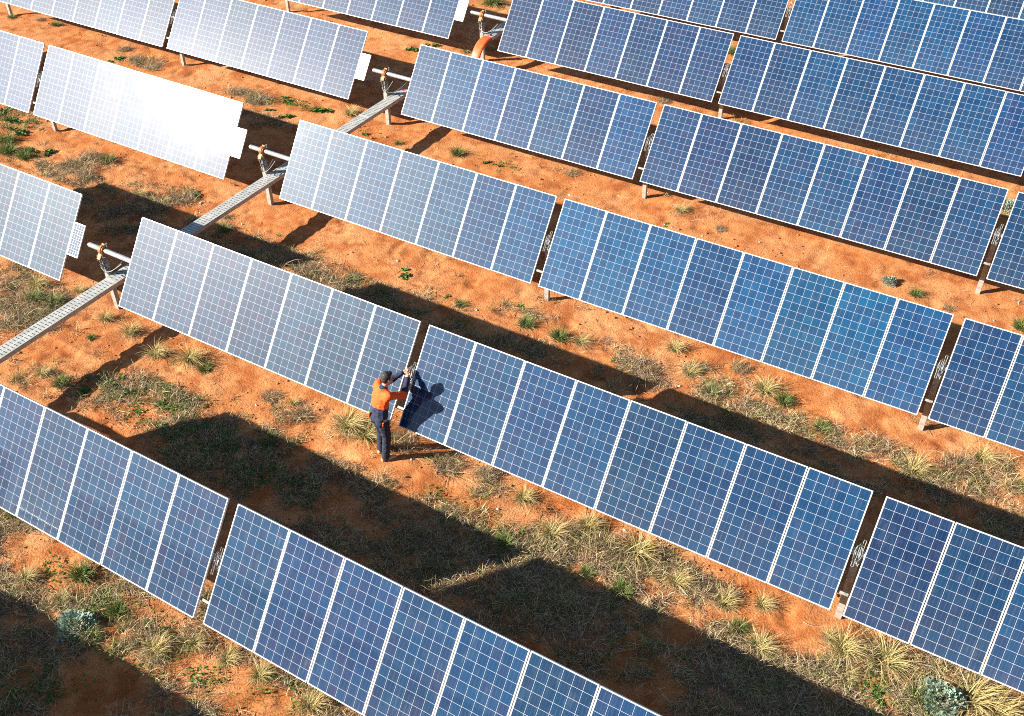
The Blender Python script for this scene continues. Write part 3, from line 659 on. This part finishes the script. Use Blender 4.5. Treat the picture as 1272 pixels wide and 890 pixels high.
def leaves(P, az, el, ln, wd, c0, c1, rg=rng):
    """pointed oval leaves, folded a little along the midrib: 8 points, 2 x 3 quads"""
    n = len(P); d = np.stack([np.cos(az)*np.cos(el), np.sin(az)*np.cos(el), np.sin(el)], 1)
    s = np.stack([-np.sin(az), np.cos(az), np.zeros(n)], 1); up = np.cross(d, s)
    V = np.zeros((n, 9, 3)); C = np.zeros((n, 9, 3))
    us = (0.0, 0.35, 0.7, 1.0); ws = (0.08, 0.5, 0.36, 0.0); bend = rg.uniform(0.1, 0.5, n)
    k = 0
    for u, w_ in zip(us, ws):
        mid = P + d*(ln*u)[:, None] - up*(ln*bend*u*u*0.5)[:, None]
        cc = c0*(1-u) + c1*u
        if w_ > 0:
            for sg, lift in ((-1, 0.18), (0, 0), (1, 0.18)):
                if k >= 9: break
                V[:, k] = mid + s*(sg*wd*w_)[:, None] + up*(abs(sg)*lift*wd*w_)[:, None]; C[:, k] = cc; k += 1
    tip = None
    b = np.arange(n)[:, None]*9
    fs = [np.concatenate([b+i, b+i+1, b+i+4, b+i+3], 1) for i in (0, 1, 3, 4)]
    return V.reshape(-1, 3), np.concatenate(fs, 0), C.reshape(-1, 3)
def join(parts):
    V = []; F = []; C = []; o = 0
    for v, f, c in parts: V.append(v); F.append(f + o); C.append(c); o += len(v)
    return np.concatenate(V), np.concatenate(F), np.concatenate(C)
def colmix(n, cols, rg, j=0.18):
    cols = np.array(cols); i = rg.integers(0, len(cols), n)
    return cols[i] * (1 + rg.uniform(-j, j, (n, 1)))
STRAW = [(0.62, 0.46, 0.20), (0.70, 0.55, 0.28), (0.50, 0.35, 0.13), (0.74, 0.62, 0.36)]
DRY = [(0.30, 0.22, 0.145), (0.13, 0.092, 0.062), (0.54, 0.45, 0.33), (0.065, 0.044, 0.030), (0.38, 0.24, 0.12), (0.20, 0.145, 0.10)]
GREEN = [(0.085, 0.15, 0.028), (0.12, 0.19, 0.04), (0.16, 0.20, 0.06), (0.06, 0.11, 0.02)]
LUSH = [(0.065, 0.15, 0.022), (0.095, 0.185, 0.032), (0.14, 0.22, 0.05), (0.04, 0.09, 0.016)]
def tuft_mesh(kind, seed):
    g = np.random.default_rng(seed); parts = []
    def disc(n, r): 
        a = g.uniform(0, 2*np.pi, n); q = r*np.sqrt(g.uniform(0, 1, n)); return np.stack([q*np.cos(a), q*np.sin(a), np.full(n, -0.02)], 1), a
    if kind == 't':                       # straw tussock, unit radius ~1, leaning with the wind towards +x
        n = 210; P, a = disc(n, 0.20); az = a + g.normal(0, 0.6, n); wind = g.uniform(0, 1, n) < 0.5
        az = np.where(wind, g.normal(0.5, 0.75, n), az)
        el = g.uniform(0.55, 1.45, n); ln = g.uniform(0.55, 1.25, n)
        parts.append(blades(P, az, el, ln, g.uniform(.012, .024, n), g.uniform(0.8, 2.3, n), colmix(n, [(0.30, 0.26, 0.08), (0.22, 0.22, 0.06), (0.4, 0.3, 0.12)], g), colmix(n, STRAW, g), 5, g))
        n = 130; P, a = disc(n, 0.22)
        parts.append(blades(P, a + g.normal(0, .5, n), g.uniform(0.7, 1.5, n), g.uniform(0.25, 0.6, n), g.uniform(.014, .026, n), g.uniform(0.3, 1.5, n), colmix(n, GREEN, g), colmix(n, [(0.2, 0.22, 0.06), (0.3, 0.28, 0.1)], g), 3, g))
        n = 90; P, a = disc(n, 0.45)
        parts.append(blades(P + [0, 0, .05], g.uniform(0, 6.28, n), g.uniform(0.0, 0.5, n), g.uniform(0.3, 0.8, n), g.uniform(.01, .02, n), g.uniform(0.1, 0.6, n), colmix(n, DRY, g), colmix(n, STRAW, g), 3, g))
    elif kind == 'g':                     # green grass tuft with a few dry blades
        n = 240; P, a = disc(n, 0.36)
        parts.append(blades(P, a + g.normal(0, .7, n), g.uniform(0.45, 1.5, n), g.uniform(0.4, 1.0, n), g.uniform(.022, .045, n), g.uniform(0.3, 1.5, n), colmix(n, GREEN, g), colmix(n, GREEN + [(0.25, 0.26, 0.09)], g), 4, g))
        n = 90; P, a = disc(n, 0.5)
        parts.append(blades(P, a + g.normal(0, .8, n), g.uniform(0.2, 1.3, n), g.uniform(0.4, 1.1, n), g.uniform(.014, .028, n), g.uniform(0.5, 1.8, n), colmix(n, DRY, g), colmix(n, STRAW + DRY, g), 4, g))
    elif kind == 's':                     # dry scrub: a low tangle of grey stems
        n = 420; P, a = disc(n, 0.75); P[:, 2] += g.uniform(0, 0.25, n)*(1 - np.hypot(P[:, 0], P[:, 1]))
        parts.append(blades(P, g.uniform(0, 6.28, n), g.uniform(-0.1, 1.3, n), g.uniform(0.25, 0.75, n), g.uniform(.010, .022, n), g.uniform(-0.5, 1.6, n), colmix(n, DRY, g), colmix(n, DRY + [(0.46, 0.39, 0.28)], g), 4, g, curl=g.normal(0, .9, n)))
        n = 70; P, a = disc(n, 0.6)
        parts.append(blades(P, g.uniform(0, 6.28, n), g.uniform(0.5, 1.5, n), g.uniform(0.25, 0.6, n), g.uniform(.014, .028, n), g.uniform(0.3, 1.3, n), colmix(n, GREEN, g), colmix(n, [(0.2, 0.22, 0.07), (0.3, 0.27, 0.12)], g), 3, g))
        n = 26; P, a = disc(n, 0.6)
        parts.append(blades(P, g.uniform(0, 6.28, n), g.uniform(0.2, 1.0, n), g.uniform(0.7, 1.4, n), g.uniform(.014, .024, n), g.uniform(0.4, 1.6, n), colmix(n, STRAW, g), colmix(n, STRAW, g), 5, g, curl=g.normal(0, .6, n)))
    elif kind == 'w':                     # broad leaved weed: several rosettes
        for c in range(7):
            cx, cy = (g.normal(0, .30), g.normal(0, .30)) if c else (0, 0); n = 17
            a = np.arange(n)*2.4 + g.uniform(0, 6); P = np.stack([np.full(n, cx), np.full(n, cy), np.full(n, 0.02)], 1)
            sz = g.uniform(0.6, 1.0)
            parts.append(leaves(P, a, g.uniform(0.05, 0.95, n), g.uniform(0.30, 0.60, n)*sz, g.uniform(0.13, 0.24, n)*sz, colmix(n, LUSH, g), colmix(n, LUSH, g), g))
    elif kind == 'b':                     # pale saltbush: dome of small glaucous leaves
        n = 760; th = g.uniform(0, 6.28, n); ph = np.arccos(g.uniform(0.05, 1, n)); rr = g.uniform(0.55, 1.0, n) * (0.95 + 0.10*np.sin(3*th + 1))
        P = np.stack([rr*np.sin(ph)*np.cos(th), rr*np.sin(ph)*np.sin(th), 0.75*rr*np.cos(ph)], 1)
        parts.append(leaves(P, th + g.normal(0, .6, n), (np.pi/2 - ph) + g.normal(0, .4, n), g.uniform(.14, .25, n), g.uniform(.08, .13, n), colmix(n, [(0.16, 0.24, 0.17), (0.22, 0.31, 0.23)], g), colmix(n, [(0.28, 0.37, 0.29), (0.34, 0.42, 0.34)], g), g))
        n = 60; P = np.zeros((n, 3))
        parts.append(blades(P, g.uniform(0, 6.28, n), g.uniform(0.1, 1.4, n), g.uniform(.5, .8, n), g.uniform(.015, .03, n), g.uniform(0, .4, n), colmix(n, DRY, g), colmix(n, GREEN, g), 3, g))
    V, F, C = join(parts)
    return np_mesh({'t': 'straw_tussock', 'g': 'green_tuft', 's': 'dry_scrub', 'w': 'broad_weed', 'b': 'saltbush'}[kind], V, F, [leaf_m if kind in 'wb' else grass_m], attr={'tint': C})
KM = {k: [tuft_mesh(k, 50 + i + ord(k)) for i in range(4 if k in 'tgs' else 2)] for k in 'tgswb'}
KN = {'t': ('grass_tussock', 'grass tussock'), 'g': ('grass_tuft', 'grass tuft'), 's': ('dry_scrub', 'dry scrub'), 'w': ('leafy_weed', 'weed'), 'b': ('saltbush', 'shrub')}
ORD = ['first', 'second', 'third', 'fourth', 'fifth', 'sixth', 'seventh', 'eighth']
FROMR = {(0, 1), (1, -1), (2, -2), (3, -2)}
def where(x, y):
    r = math.ceil((y - 0.2) / 5.104)
    front = True
    if r > 3 or (r*5.104 - y) > 3.4: r -= 1; front = False
    if r < 0: r, front = 0, True
    best = None
    for t in (-2, -1, 1, 2, 3):
        if (r, t) not in TABLES or not TABLES[(r, t)][1]: continue
        x0, n = SPAN[t]; k = (x - x0) / PITCH
        dist = max(0, -k, k - n)
        if best is None or dist < best[0]: best = (dist, t, k, n)
    dist, t, k, n = best
    nm = TABLES[(r, t)][1]
    pre = 'in front of' if front else 'behind'
    if dist > 0.05: return '%s %s %s' % (pre, 'the left end of' if k < 0 else 'the right end of', nm)
    i = min(n-1, max(0, int(k)))
    if (r, t) in FROMR: return '%s %s panel from right of %s' % (pre, ORD[n-1-i], nm)
    return '%s the %s panel of %s' % (pre, ORD[i], nm)
seen = {}
for i, (x, y, k, s) in enumerate(PLANTS):
    o = bpy.data.objects.new(KN[k][0], KM[k][i % len(KM[k])])
    o.location = (x, y, float(hz(x, y))); rr = random.random()
    o.rotation_euler = (0, 0, random.uniform(-0.5, 0.7) if k == 't' else random.uniform(0, 6.28))
    s *= 1.04; o.scale = (s, s, s*random.uniform(0.8, 1.05)); link(o)
    big = {'t': ('big straw tussock', 'straw tussock', 'small straw tuft'), 'g': ('big green grass tuft', 'green grass tuft', 'small green tuft'),
           's': ('large grey scrub', 'grey scrub', 'little grey scrub'), 'w': ('big leafy weed', 'green leafy weed', 'tiny leafy weed'), 'b': ('pale blue green shrub',)*3}[k]
    lab = big[0 if s > 0.36 else (1 if s > 0.22 else 2)] + ' ' + where(x, y)
    seen.setdefault(lab, []).append((y, o, k))
for lab, lst in seen.items():
    lst.sort(key=lambda q: q[0])
    for j, (y, o, k) in enumerate(lst):
        L = lab
        if len(lst) == 2: L = lab + (', nearer' if j == 0 else ', farther')
        elif len(lst) > 2: L = lab + [', nearest', ', second nearest', ', third nearest', ', farthest back'][min(j, 3) if j < len(lst)-1 else 3]
        L = L.replace('in front of', 'before') if len(L.replace(',', ' ').split()) > 14 else L
        tag(o, L, KN[k][1], 'plants growing between the rows')

# matted dry grass and low green growth, uncountable
def scatter(n, seed, dens, xr=(-18, 18.5), yr=(-3.6, 32)):
    g = np.random.default_rng(seed); out = []
    tot = 0
    while tot < n:
        m = 200000; x = g.uniform(*xr, m); y = g.uniform(*yr, m)
        # keep to the wedge of ground the place shows
        ok = (y > -0.62*x - 1.2 + 0.0) & (y < 0.60*(x + 19) + 17.5) & (y > 0.62*(x - 5.3) - 4.0) & (x > -19)
        x, y = x[ok], y[ok]
        d = dens(x, y); far = np.clip(1.25 - np.hypot(x - 16, y + 6)/34, 0.25, 1)
        k = g.uniform(0, 1, len(x)) < d * far
        out.append(np.stack([x[k], y[k]], 1)); tot += k.sum()
    q = np.concatenate(out)[:n]
    return q[:, 0], q[:, 1], g
x, y, g_ = scatter(84000, 5, lambda x, y: litter(x, y)**1.3)
n = len(x); P = np.stack([x, y, hz(x, y) + g_.uniform(-0.005, 0.035, n)], 1)
flat = blades(P, g_.uniform(0, 6.28, n), g_.uniform(-0.05, 0.75, n)*g_.uniform(0, 1, n), g_.uniform(0.06, 0.30, n), 0.0035 + 0.0085*g_.uniform(0, 1, n)**2, g_.uniform(-0.2, 0.9, n), colmix(n, DRY + DRY + STRAW[:1], g_), colmix(n, DRY + STRAW, g_), 3, g_, curl=g_.normal(0, 0.8, n))
# tussocky tangles standing up out of the matting
x, y, g_ = scatter(3600, 9, lambda x, y: np.clip(litter(x, y)*1.1 - 0.05, 0, 1)**1.2 + 0.012)
m = 30; sz = np.repeat(g_.uniform(0.35, 1.15, len(x)), m); n = len(x)*m
kind = np.repeat(g_.integers(0, 4, len(x)), m)
X_ = np.repeat(x, m) + g_.normal(0, 0.075, n)*sz; Y_ = np.repeat(y, m) + g_.normal(0, 0.075, n)*sz
P = np.stack([X_, Y_, hz(X_, Y_)], 1)
c0 = np.where((kind == 0)[:, None], colmix(n, GREEN, g_), colmix(n, DRY, g_))
c1 = np.where((kind == 0)[:, None], colmix(n, GREEN + STRAW, g_), np.where((kind == 1)[:, None], colmix(n, STRAW, g_), colmix(n, DRY + STRAW[:1], g_)))
stand = blades(P, g_.uniform(0, 6.28, n), g_.uniform(0.1, 1.4, n), g_.uniform(0.10, 0.32, n)*sz, g_.uniform(0.004, 0.011, n), g_.uniform(0.2, 1.8, n), c0, c1, 3, g_, curl=g_.normal(0, 0.6, n))
# loose stalks blown over the bare soil
x, y, g_ = scatter(3800, 10, lambda x, y: np.clip((fbm(x*0.9, y*1.4, 83, 3) - 0.42)*3, 0.03, 1))
n = len(x); P = np.stack([x, y, hz(x, y) + g_.uniform(0.004, 0.03, n)], 1)
loose = blades(P, g_.normal(0.3, 1.2, n), g_.uniform(-0.02, 0.25, n), g_.uniform(0.08, 0.42, n), g_.uniform(0.005, 0.011, n), g_.uniform(0.0, 0.4, n), colmix(n, DRY, g_), colmix(n, DRY + STRAW, g_), 3, g_, curl=g_.normal(0, 0.9, n))
V, F, C = join([flat, stand, loose])
tag(link(bpy.data.objects.new('dry_grass', np_mesh('dry_grass', V, F, [litter_m], attr={'tint': C}))), 'matted dry grass lying on the red soil between the rows', 'dry grass', kind='stuff')
x, y, g_ = scatter(20000, 6, lambda x, y: np.clip(litter(x, y) * (0.05 + 0.8*np.clip((fbm(x*1.7, y*1.7, 77, 3) - 0.52)*5, 0, 1)) + 0.9*np.clip(field(WEEDY, x, y), 0, 1)*(fbm(x*2.5, y*2.5, 78, 3) > 0.5), 0, 1))
n = len(x); P = np.stack([x, y, hz(x, y)], 1)
V, F, C = blades(P, g_.uniform(0, 6.28, n), g_.uniform(0.3, 1.4, n), g_.uniform(0.05, 0.17, n), g_.uniform(0.004, 0.009, n), g_.uniform(0.2, 1.3, n), colmix(n, GREEN, g_), colmix(n, GREEN + [(0.28, 0.27, 0.1)], g_), 3, g_)
tag(link(bpy.data.objects.new('green_grass', np_mesh('green_grass', V, F, [grass_m], attr={'tint': C}))), 'thin green grass sprouting through the dry matting', 'grass', kind='stuff')
x, y, g_ = scatter(5200, 7, lambda x, y: np.clip(field(WEEDY, x, y), 0, 1)*np.clip((fbm(x*3, y*3, 79, 3) - 0.5)*6, 0, 1))
n = len(x); P = np.stack([x, y, hz(x, y) + g_.uniform(0.005, 0.05, n)], 1)
V, F, C = leaves(P, g_.uniform(0, 6.28, n), g_.uniform(-0.1, 0.8, n), g_.uniform(0.03, 0.085, n), g_.uniform(0.02, 0.045, n), colmix(n, LUSH, g_), colmix(n, LUSH, g_), g_)
tag(link(bpy.data.objects.new('low_weeds', np_mesh('low_weeds', V, F, [leaf_m], attr={'tint': C}))), 'low leafy weeds spread in green patches on the soil', 'weeds', kind='stuff')

# crumbs of soil and pebbles, uncountable
x, y, g_ = scatter(11000, 8, lambda x, y: np.clip(0.15 + (fbm(x*1.3, y*1.3, 91, 3) - 0.45)*3, 0.05, 1))
bm = bmesh.new(); bmesh.ops.create_icosphere(bm, subdivisions=1, radius=1.0)
bm.verts.ensure_lookup_table(); IV = np.array([v.co[:] for v in bm.verts]); IF = np.array([[v.index for v in f.verts] for f in bm.faces]); bm.free()
n = len(x); sz = 0.007 + 0.036*g_.uniform(0, 1, n)**6
jit = 1 + g_.uniform(-0.3, 0.3, (n, len(IV), 1))
V = IV[None]*jit*sz[:, None, None]*np.stack([np.ones(n), g_.uniform(.6, 1, n), g_.uniform(.45, .8, n)], 1)[:, None]
V = V + np.stack([x, y, hz(x, y) + sz*0.2], 1)[:, None]
F = (IF[None] + (np.arange(n)*len(IV))[:, None, None]).reshape(-1, 3)
mi = np.repeat((g_.uniform(0, 1, n) < 0.10).astype(int), len(IF))
tag(link(bpy.data.objects.new('soil_crumbs', np_mesh('soil_crumbs', V.reshape(-1, 3), F, [clod_m, stone_m], mi=mi))), 'crumbs of red earth and small pebbles on the soil', 'soil crumbs', kind='stuff')
# ------------------------------------------------------------------ the worker
def union_mesh(name, caps, mats, voxel, smooth=6, noise_amp=0.0, paint=None, noise_scale=14):
    """tapered capsules (p, r, q, s) or ellipsoids (p, (rx,ry,rz), yaw) fused into one smooth skin"""
    bm = bmesh.new()
    for c in caps:
        if len(c) == 4:
            p, r, q, s = c; b2 = bmesh.new()
            for cc, rr in ((p, r), (q, s)):
                ry = rr if not isinstance(rr, tuple) else None
                if isinstance(rr, tuple):
                    M = Matrix.Translation(Vector(cc)) @ Matrix.Rotation(rr[3] if len(rr) > 3 else 0, 4, 'Z') @ Matrix.Diagonal((rr[0], rr[1], rr[2], 1))
                else: M = Matrix.Translation(Vector(cc)) @ Matrix.Diagonal((rr, rr, rr, 1))
                bmesh.ops.create_icosphere(b2, subdivisions=2, radius=1.0, matrix=M)
            bmesh.ops.convex_hull(b2, input=b2.verts)
            for v in [v for v in b2.verts if not v.link_faces]: b2.verts.remove(v)
            tmp = bpy.data.meshes.new('tmp'); b2.to_mesh(tmp); b2.free(); bm.from_mesh(tmp); bpy.data.meshes.remove(tmp)
        else:
            p, rr, yaw = c
            bmesh.ops.create_icosphere(bm, subdivisions=3, radius=1.0, matrix=Matrix.Translation(Vector(p)) @ (yaw if isinstance(yaw, Euler) else Euler((0, 0, yaw))).to_matrix().to_4x4() @ Matrix.Diagonal((*rr, 1)))
    me = bpy.data.meshes.new(name); bm.to_mesh(me); bm.free()
    ob = bpy.data.objects.new('tmp', me); col.objects.link(ob)
    md = ob.modifiers.new('r', 'REMESH'); md.mode = 'VOXEL'; md.voxel_size = voxel
    ms = ob.modifiers.new('s', 'SMOOTH'); ms.factor = 0.5; ms.iterations = smooth
    dg = bpy.context.evaluated_depsgraph_get(); dg.update()
    out = bpy.data.meshes.new_from_object(ob.evaluated_get(dg)); out.name = name
    bpy.data.objects.remove(ob); bpy.data.meshes.remove(me)
    if noise_amp:
        from mathutils import noise as mn
        nr = [v.normal.copy() for v in out.vertices]
        for v, nn in zip(out.vertices, nr):
            q = v.co * noise_scale
            f = mn.noise(Vector((q.x, q.y, q.z*1.6))) + 0.6*abs(mn.noise(Vector((q.x*1.7+5, q.y*1.7, q.z*2.6)))) 
            v.co += nn * noise_amp * f
    out.materials.clear()
    for m_ in mats: out.materials.append(m_)
    if paint:
        mi = [paint(f.center) for f in out.polygons]; out.polygons.foreach_set('material_index', mi)
    out.polygons.foreach_set('use_smooth', np.ones(len(out.polygons), dtype=bool)); out.update()
    return out
skin_m = surf('skin', (0.46, 0.25, 0.16), (0.54, 0.31, 0.21), 0.5, 0, 20)
hivis_m = surf('orange_hivis_cloth', (0.90, 0.075, 0.003), (0.96, 0.105, 0.006), 0.8, 0, 18, bmp=0.3)
navy_m = surf('navy_cloth', (0.009, 0.015, 0.042), (0.016, 0.024, 0.060), 0.85, 0, 20, bmp=0.4)
trouser_m = surf('navy_trousers', (0.007, 0.010, 0.026), (0.014, 0.020, 0.042), 0.85, 0, 14, bmp=0.5)
hair_m = surf('dark_hair', (0.010, 0.008, 0.007), (0.028, 0.022, 0.018), 0.6, 0, 60, bmp=0.6, stretch=(1, 1, 4))
boot_m = surf('tan_leather', (0.46, 0.27, 0.10), (0.58, 0.36, 0.15), 0.7, 0, 18, bmp=0.3)
sole_m = surf('boot_sole', (0.09, 0.06, 0.04), (0.14, 0.10, 0.07), 0.85, 0, 25)
lens_m = surf('sunglass_lens', (0.006, 0.006, 0.007), (0.012, 0.012, 0.013), 0.1, 0, 10)
WX, WY = 7.06, 4.26
WZ = 0.085
worker = empty('person', (WX, WY, WZ)); worker.scale = (1.03, 1.03, 1.03); tag(worker, 'worker in orange and navy workwear reaching into the gap between two tables', 'person')
Fd = Vector((0.36, 0.93, 0)).normalized(); Rt = Vector((Fd.y, -Fd.x, 0)); yawF = math.atan2(Rt.y, Rt.x)
def lean(z): return max(0.0, min(1.0, (z - 0.95)/0.80))**1.2
def B(r, f, z): return Rt*r + Fd*(f + 0.135*lean(z)) + Vector((0, 0, z - 0.022*lean(z)))      # body space: right, forward, up (feet at 0)
def Wd(x, y, z): return Vector((x - WX, y - WY, z - WZ))    # world point in the worker's space
hipR, hipL = B(.105, 0, .99), B(-.105, .0, .99)
kneR, kneL = B(.115, .03, .55), B(-.11, .055, .55)
ankR, ankL = B(.11, -.03, .11), B(-.13, .03, .11)
shR, shL = B(.205, .01, 1.565), B(-.195, .06, 1.565)
haR, haL = Wd(7.235, 4.94, 1.615), Wd(7.165, 4.975, 1.655)
elR = (shR + haR)/2 + Vector((0.115, -0.02, -0.15)); elL = (shL + haL)/2 + Vector((-0.07, -0.02, -0.12))
wrR = elR.lerp(haR, 0.80); wrL = elL.lerp(haL, 0.80)
neck = B(0.0, .035, 1.63); head = B(0.02, .085, 1.79)
# head turned a little further to the right than the body
hf = Vector((0.52, 0.85, -0.18)).normalized(); hr = Vector((hf.y, -hf.x, 0)).normalized(); hu = hr.cross(hf).normalized()
def Hd(r, f, u): return head + hr*r + hf*f + hu*u
hrot = Matrix((hr, hf, hu)).transposed().to_euler()
def hand_caps(w, h, inward):
    d = (h - w).normalized(); s = d.cross(Vector((0, 0, 1))).normalized()*inward; u = s.cross(d).normalized()*(1 if s.cross(d).z > 0 else -1)
    c = [(w, 0.029, w + d*0.045, 0.034)]
    palm0 = w + d*0.05; palm1 = w + d*0.105
    c.append((palm0 + s*0.022, 0.017, palm1 + s*0.03, 0.015)); c.append((palm0 - s*0.022, 0.017, palm1 - s*0.03, 0.015)); c.append((palm0, 0.019, palm1, 0.017))
    for k, (o, l) in enumerate(((-0.034, .058), (-0.012, .074), (0.012, .080), (0.033, .070))):
        a = palm1 + s*o; b = a + (d*0.8 - u*0.45 + s*o*2)*l*0.5; e_ = b + (d*0.25 - u*0.95)*l*0.5
        c.append((a, 0.0105, b, 0.0095)); c.append((b, 0.0095, e_, 0.008))
    t0 = w + d*0.035 + s*0.03; t1 = t0 + d*0.035 + s*0.028 - u*0.012; t2 = t1 + d*0.035 - u*0.02 + s*0.004
    c += [(t0, 0.014, t1, 0.012), (t1, 0.012, t2, 0.0095)]
    return c
body = [(head + hu*0.02, (0.077, 0.096, 0.112), hrot), (Hd(0, .03, -.06), (0.058, 0.066, 0.062), hrot),
        (neck - Vector((0, 0, .05)), 0.062, Hd(0, -.02, -.06), 0.056),
        (Hd(0, .092, -.005), 0.012, Hd(0, .112, -.035), 0.017), (Hd(0, .085, -.078), 0.020, Hd(0, .06, -.09), 0.030),
        (Hd(-.03, .086, -.062), 0.012, Hd(.03, .086, -.062), 0.012), (Hd(-.03, .088, .018), 0.014, Hd(.03, .088, .018), 0.014),
        (Hd(.078, -.005, .012), 0.018, Hd(.080, -.012, -.028), 0.012), (Hd(-.078, -.005, .012), 0.018, Hd(-.080, -.012, -.028), 0.012),
        (B(0, .01, 1.0), (.15, .10, .1, yawF), B(0, .0, 1.48), (.165, .10, .10, yawF)),
        (hipR, .085, kneR, .058), (kneR, .056, ankR, .042), (hipL, .085, kneL, .058), (kneL, .056, ankL, .042),
        (B(.12, 0, 1.54), .07, shR, .055), (B(-.12, .03, 1.54), .07, shL, .055), (B(0, 0, 1.48), .09, neck, .06),
        (shR, .05, elR, .040), (elR, .040, wrR, .028), (shL, .05, elL, .040), (elL, .040, wrL, .028)] + hand_caps(wrR, haR, -1) + hand_caps(wrL, haL, 1)
link(bpy.data.objects.new('body', union_mesh('body', body, [skin_m], 0.0055, 3)), worker)
elR2 = shR.lerp(elR, 1.0)
def shirt_paint(c):
    def seg(a, b):
        d = b - a; t = max(0, min(1, (c - a).dot(d)/d.length_squared)); return t, (c - (a + d*t)).length
    best = min(((seg(shR, elR)[1], 'u', seg(shR, elR)[0]), (seg(elR, wrR)[1], 'f', seg(elR, wrR)[0]), (seg(shL, elL)[1], 'l', seg(shL, elL)[0]), (seg(elL, wrL)[1], 'm', 0), (seg(B(0, 0, 1.0), B(0, 0, 1.6))[1] - 0.09, 't', 0)))
    if best[1] == 'f': return 0 if best[2] < 0.10 else 1
    if best[1] == 'm': return 1
    if best[1] == 'l': return 1 if best[2] > 0.55 else 0
    if best[1] == 'u': return 0
    q = c - neck
    if c.z > 1.615 and Vector((q.x, q.y, 0)).length < 0.115: return 1
    return 0 if c.z > 1.265 + 0.02*math.sin(c.x*20) else 1
shirt = [(B(0, .0, 1.02), (.178, .128, .05, yawF), B(0, -.005, 1.20), (.182, .132, .08, yawF)), (B(0, -.005, 1.20), (.182, .132, .08, yawF), B(0, -.005, 1.43), (.205, .135, .09, yawF)),
         (B(0, -.005, 1.43), (.205, .135, .09, yawF), B(0, .02, 1.53), (.17, .10, .07, yawF)),
         (B(.11, .0, 1.53), .086, shR, .082), (B(-.11, .03, 1.53), .086, shL, .080), (B(0, .01, 1.54), .10, neck + Vector((0, 0, -.015)), .076),
         (B(-.17, .03, 1.52), .088, B(.17, .0, 1.52), .088), (shR, .077, elR, .064), (elR, .063, wrR, .046), (shL, .075, elL, .062), (elL, .061, wrL, .046)]
link(bpy.data.objects.new('work_shirt', union_mesh('work_shirt', shirt, [hivis_m, navy_m], 0.011, 5, 0.011, shirt_paint)), worker)
trs = [(B(0, -.005, .96), (.170, .128, .07, yawF), B(0, 0, 1.08), (.168, .122, .05, yawF)), (B(.08, -.03, .93), .105, B(.08, -.03, .99), .10), (B(-.08, -.03, .93), .105, B(-.08, -.03, .99), .10),
       (hipR + Vector((0, 0, -.06)), .105, kneR, .080), (kneR, .080, ankR + Vector((0, 0, -.02)), .072), (hipL + Vector((0, 0, -.06)), .105, kneL, .080), (kneL, .080, ankL + Vector((0, 0, -.02)), .072)]
link(bpy.data.objects.new('trousers', union_mesh('trousers', trs, [trouser_m], 0.011, 4, 0.012, None, 11)), worker)
for a, sg in ((ankR, 1), (ankL, -1)):
    g0 = Vector((a.x, a.y, 0.0)); toe = (Fd + Rt*0.22*sg).normalized()
    bt = [(g0 + Vector((0, 0, .05)) - toe*.055, .042, g0 + toe*.12 + Vector((0, 0, .045)), .045), (g0 + Vector((0, 0, .06)), .045, a + Vector((0, 0, .03)), .052),
          (g0 + toe*.10 + Vector((0, 0, .05)), .046, g0 + toe*.17 + Vector((0, 0, .042)), .036)]
    ob = link(bpy.data.objects.new('boot', union_mesh('boot', bt, [boot_m, sole_m], 0.008, 3, 0, lambda c: 1 if c.z < 0.022 else 0)), worker)
hair = [(Hd(0, -.022, .052), (0.085, 0.093, 0.092), hrot), (Hd(0, -.055, 0), (0.078, 0.058, 0.085), hrot), (Hd(0, .062, .10), 0.022, Hd(0, .03, .11), 0.04),
        (Hd(.074, .0, .03), 0.014, Hd(.074, .01, .055), 0.018), (Hd(-.074, .0, .03), 0.014, Hd(-.074, .01, .055), 0.018)]
link(bpy.data.objects.new('hair', union_mesh('hair', hair, [hair_m], 0.007, 3, 0.005, None, 40)), worker)
gm = MB()
for s in (-1, 1):
    pts = [Hd(s*(.036 + .024*math.cos(q)), .104 - .012*abs(.036 + .024*math.cos(q))/.06, .012 + .017*math.sin(q)) for q in [i*2*math.pi/14 for i in range(14)]]
    n_ = len(pts); bk = [p - hf*0.008 for p in pts]
    gm.add(pts + bk, [tuple(range(n_)), tuple(reversed(range(n_, 2*n_)))] + [(i, n_+i, n_+(i+1) % n_, (i+1) % n_) for i in range(n_)])
    gm.tube([Hd(s*.062, .09, .018), Hd(s*.080, .03, .018), Hd(s*.082, -.02, .012)], 0.0035, 6)
gm.tube([Hd(-.014, .106, .018), Hd(.014, .106, .018)], 0.003, 6)
gm.build('sunglasses', lens_m, worker)
for p, q, r_ in ((B(-.13, -.135, .985), B(-.125, -.135, 1.06), .026), (B(.178, -.05, .93), B(.180, -.05, .985), .022)):
    me = union_mesh('pocket_glove', [(p, r_, q, r_*0.8), (q, r_*0.8, q + Rt*0.02 + Vector((0, 0, .015)), r_*.5)], [hivis_m], 0.006, 2, 0.006, None, 30)
    link(bpy.data.objects.new('pocket_glove', me), worker)
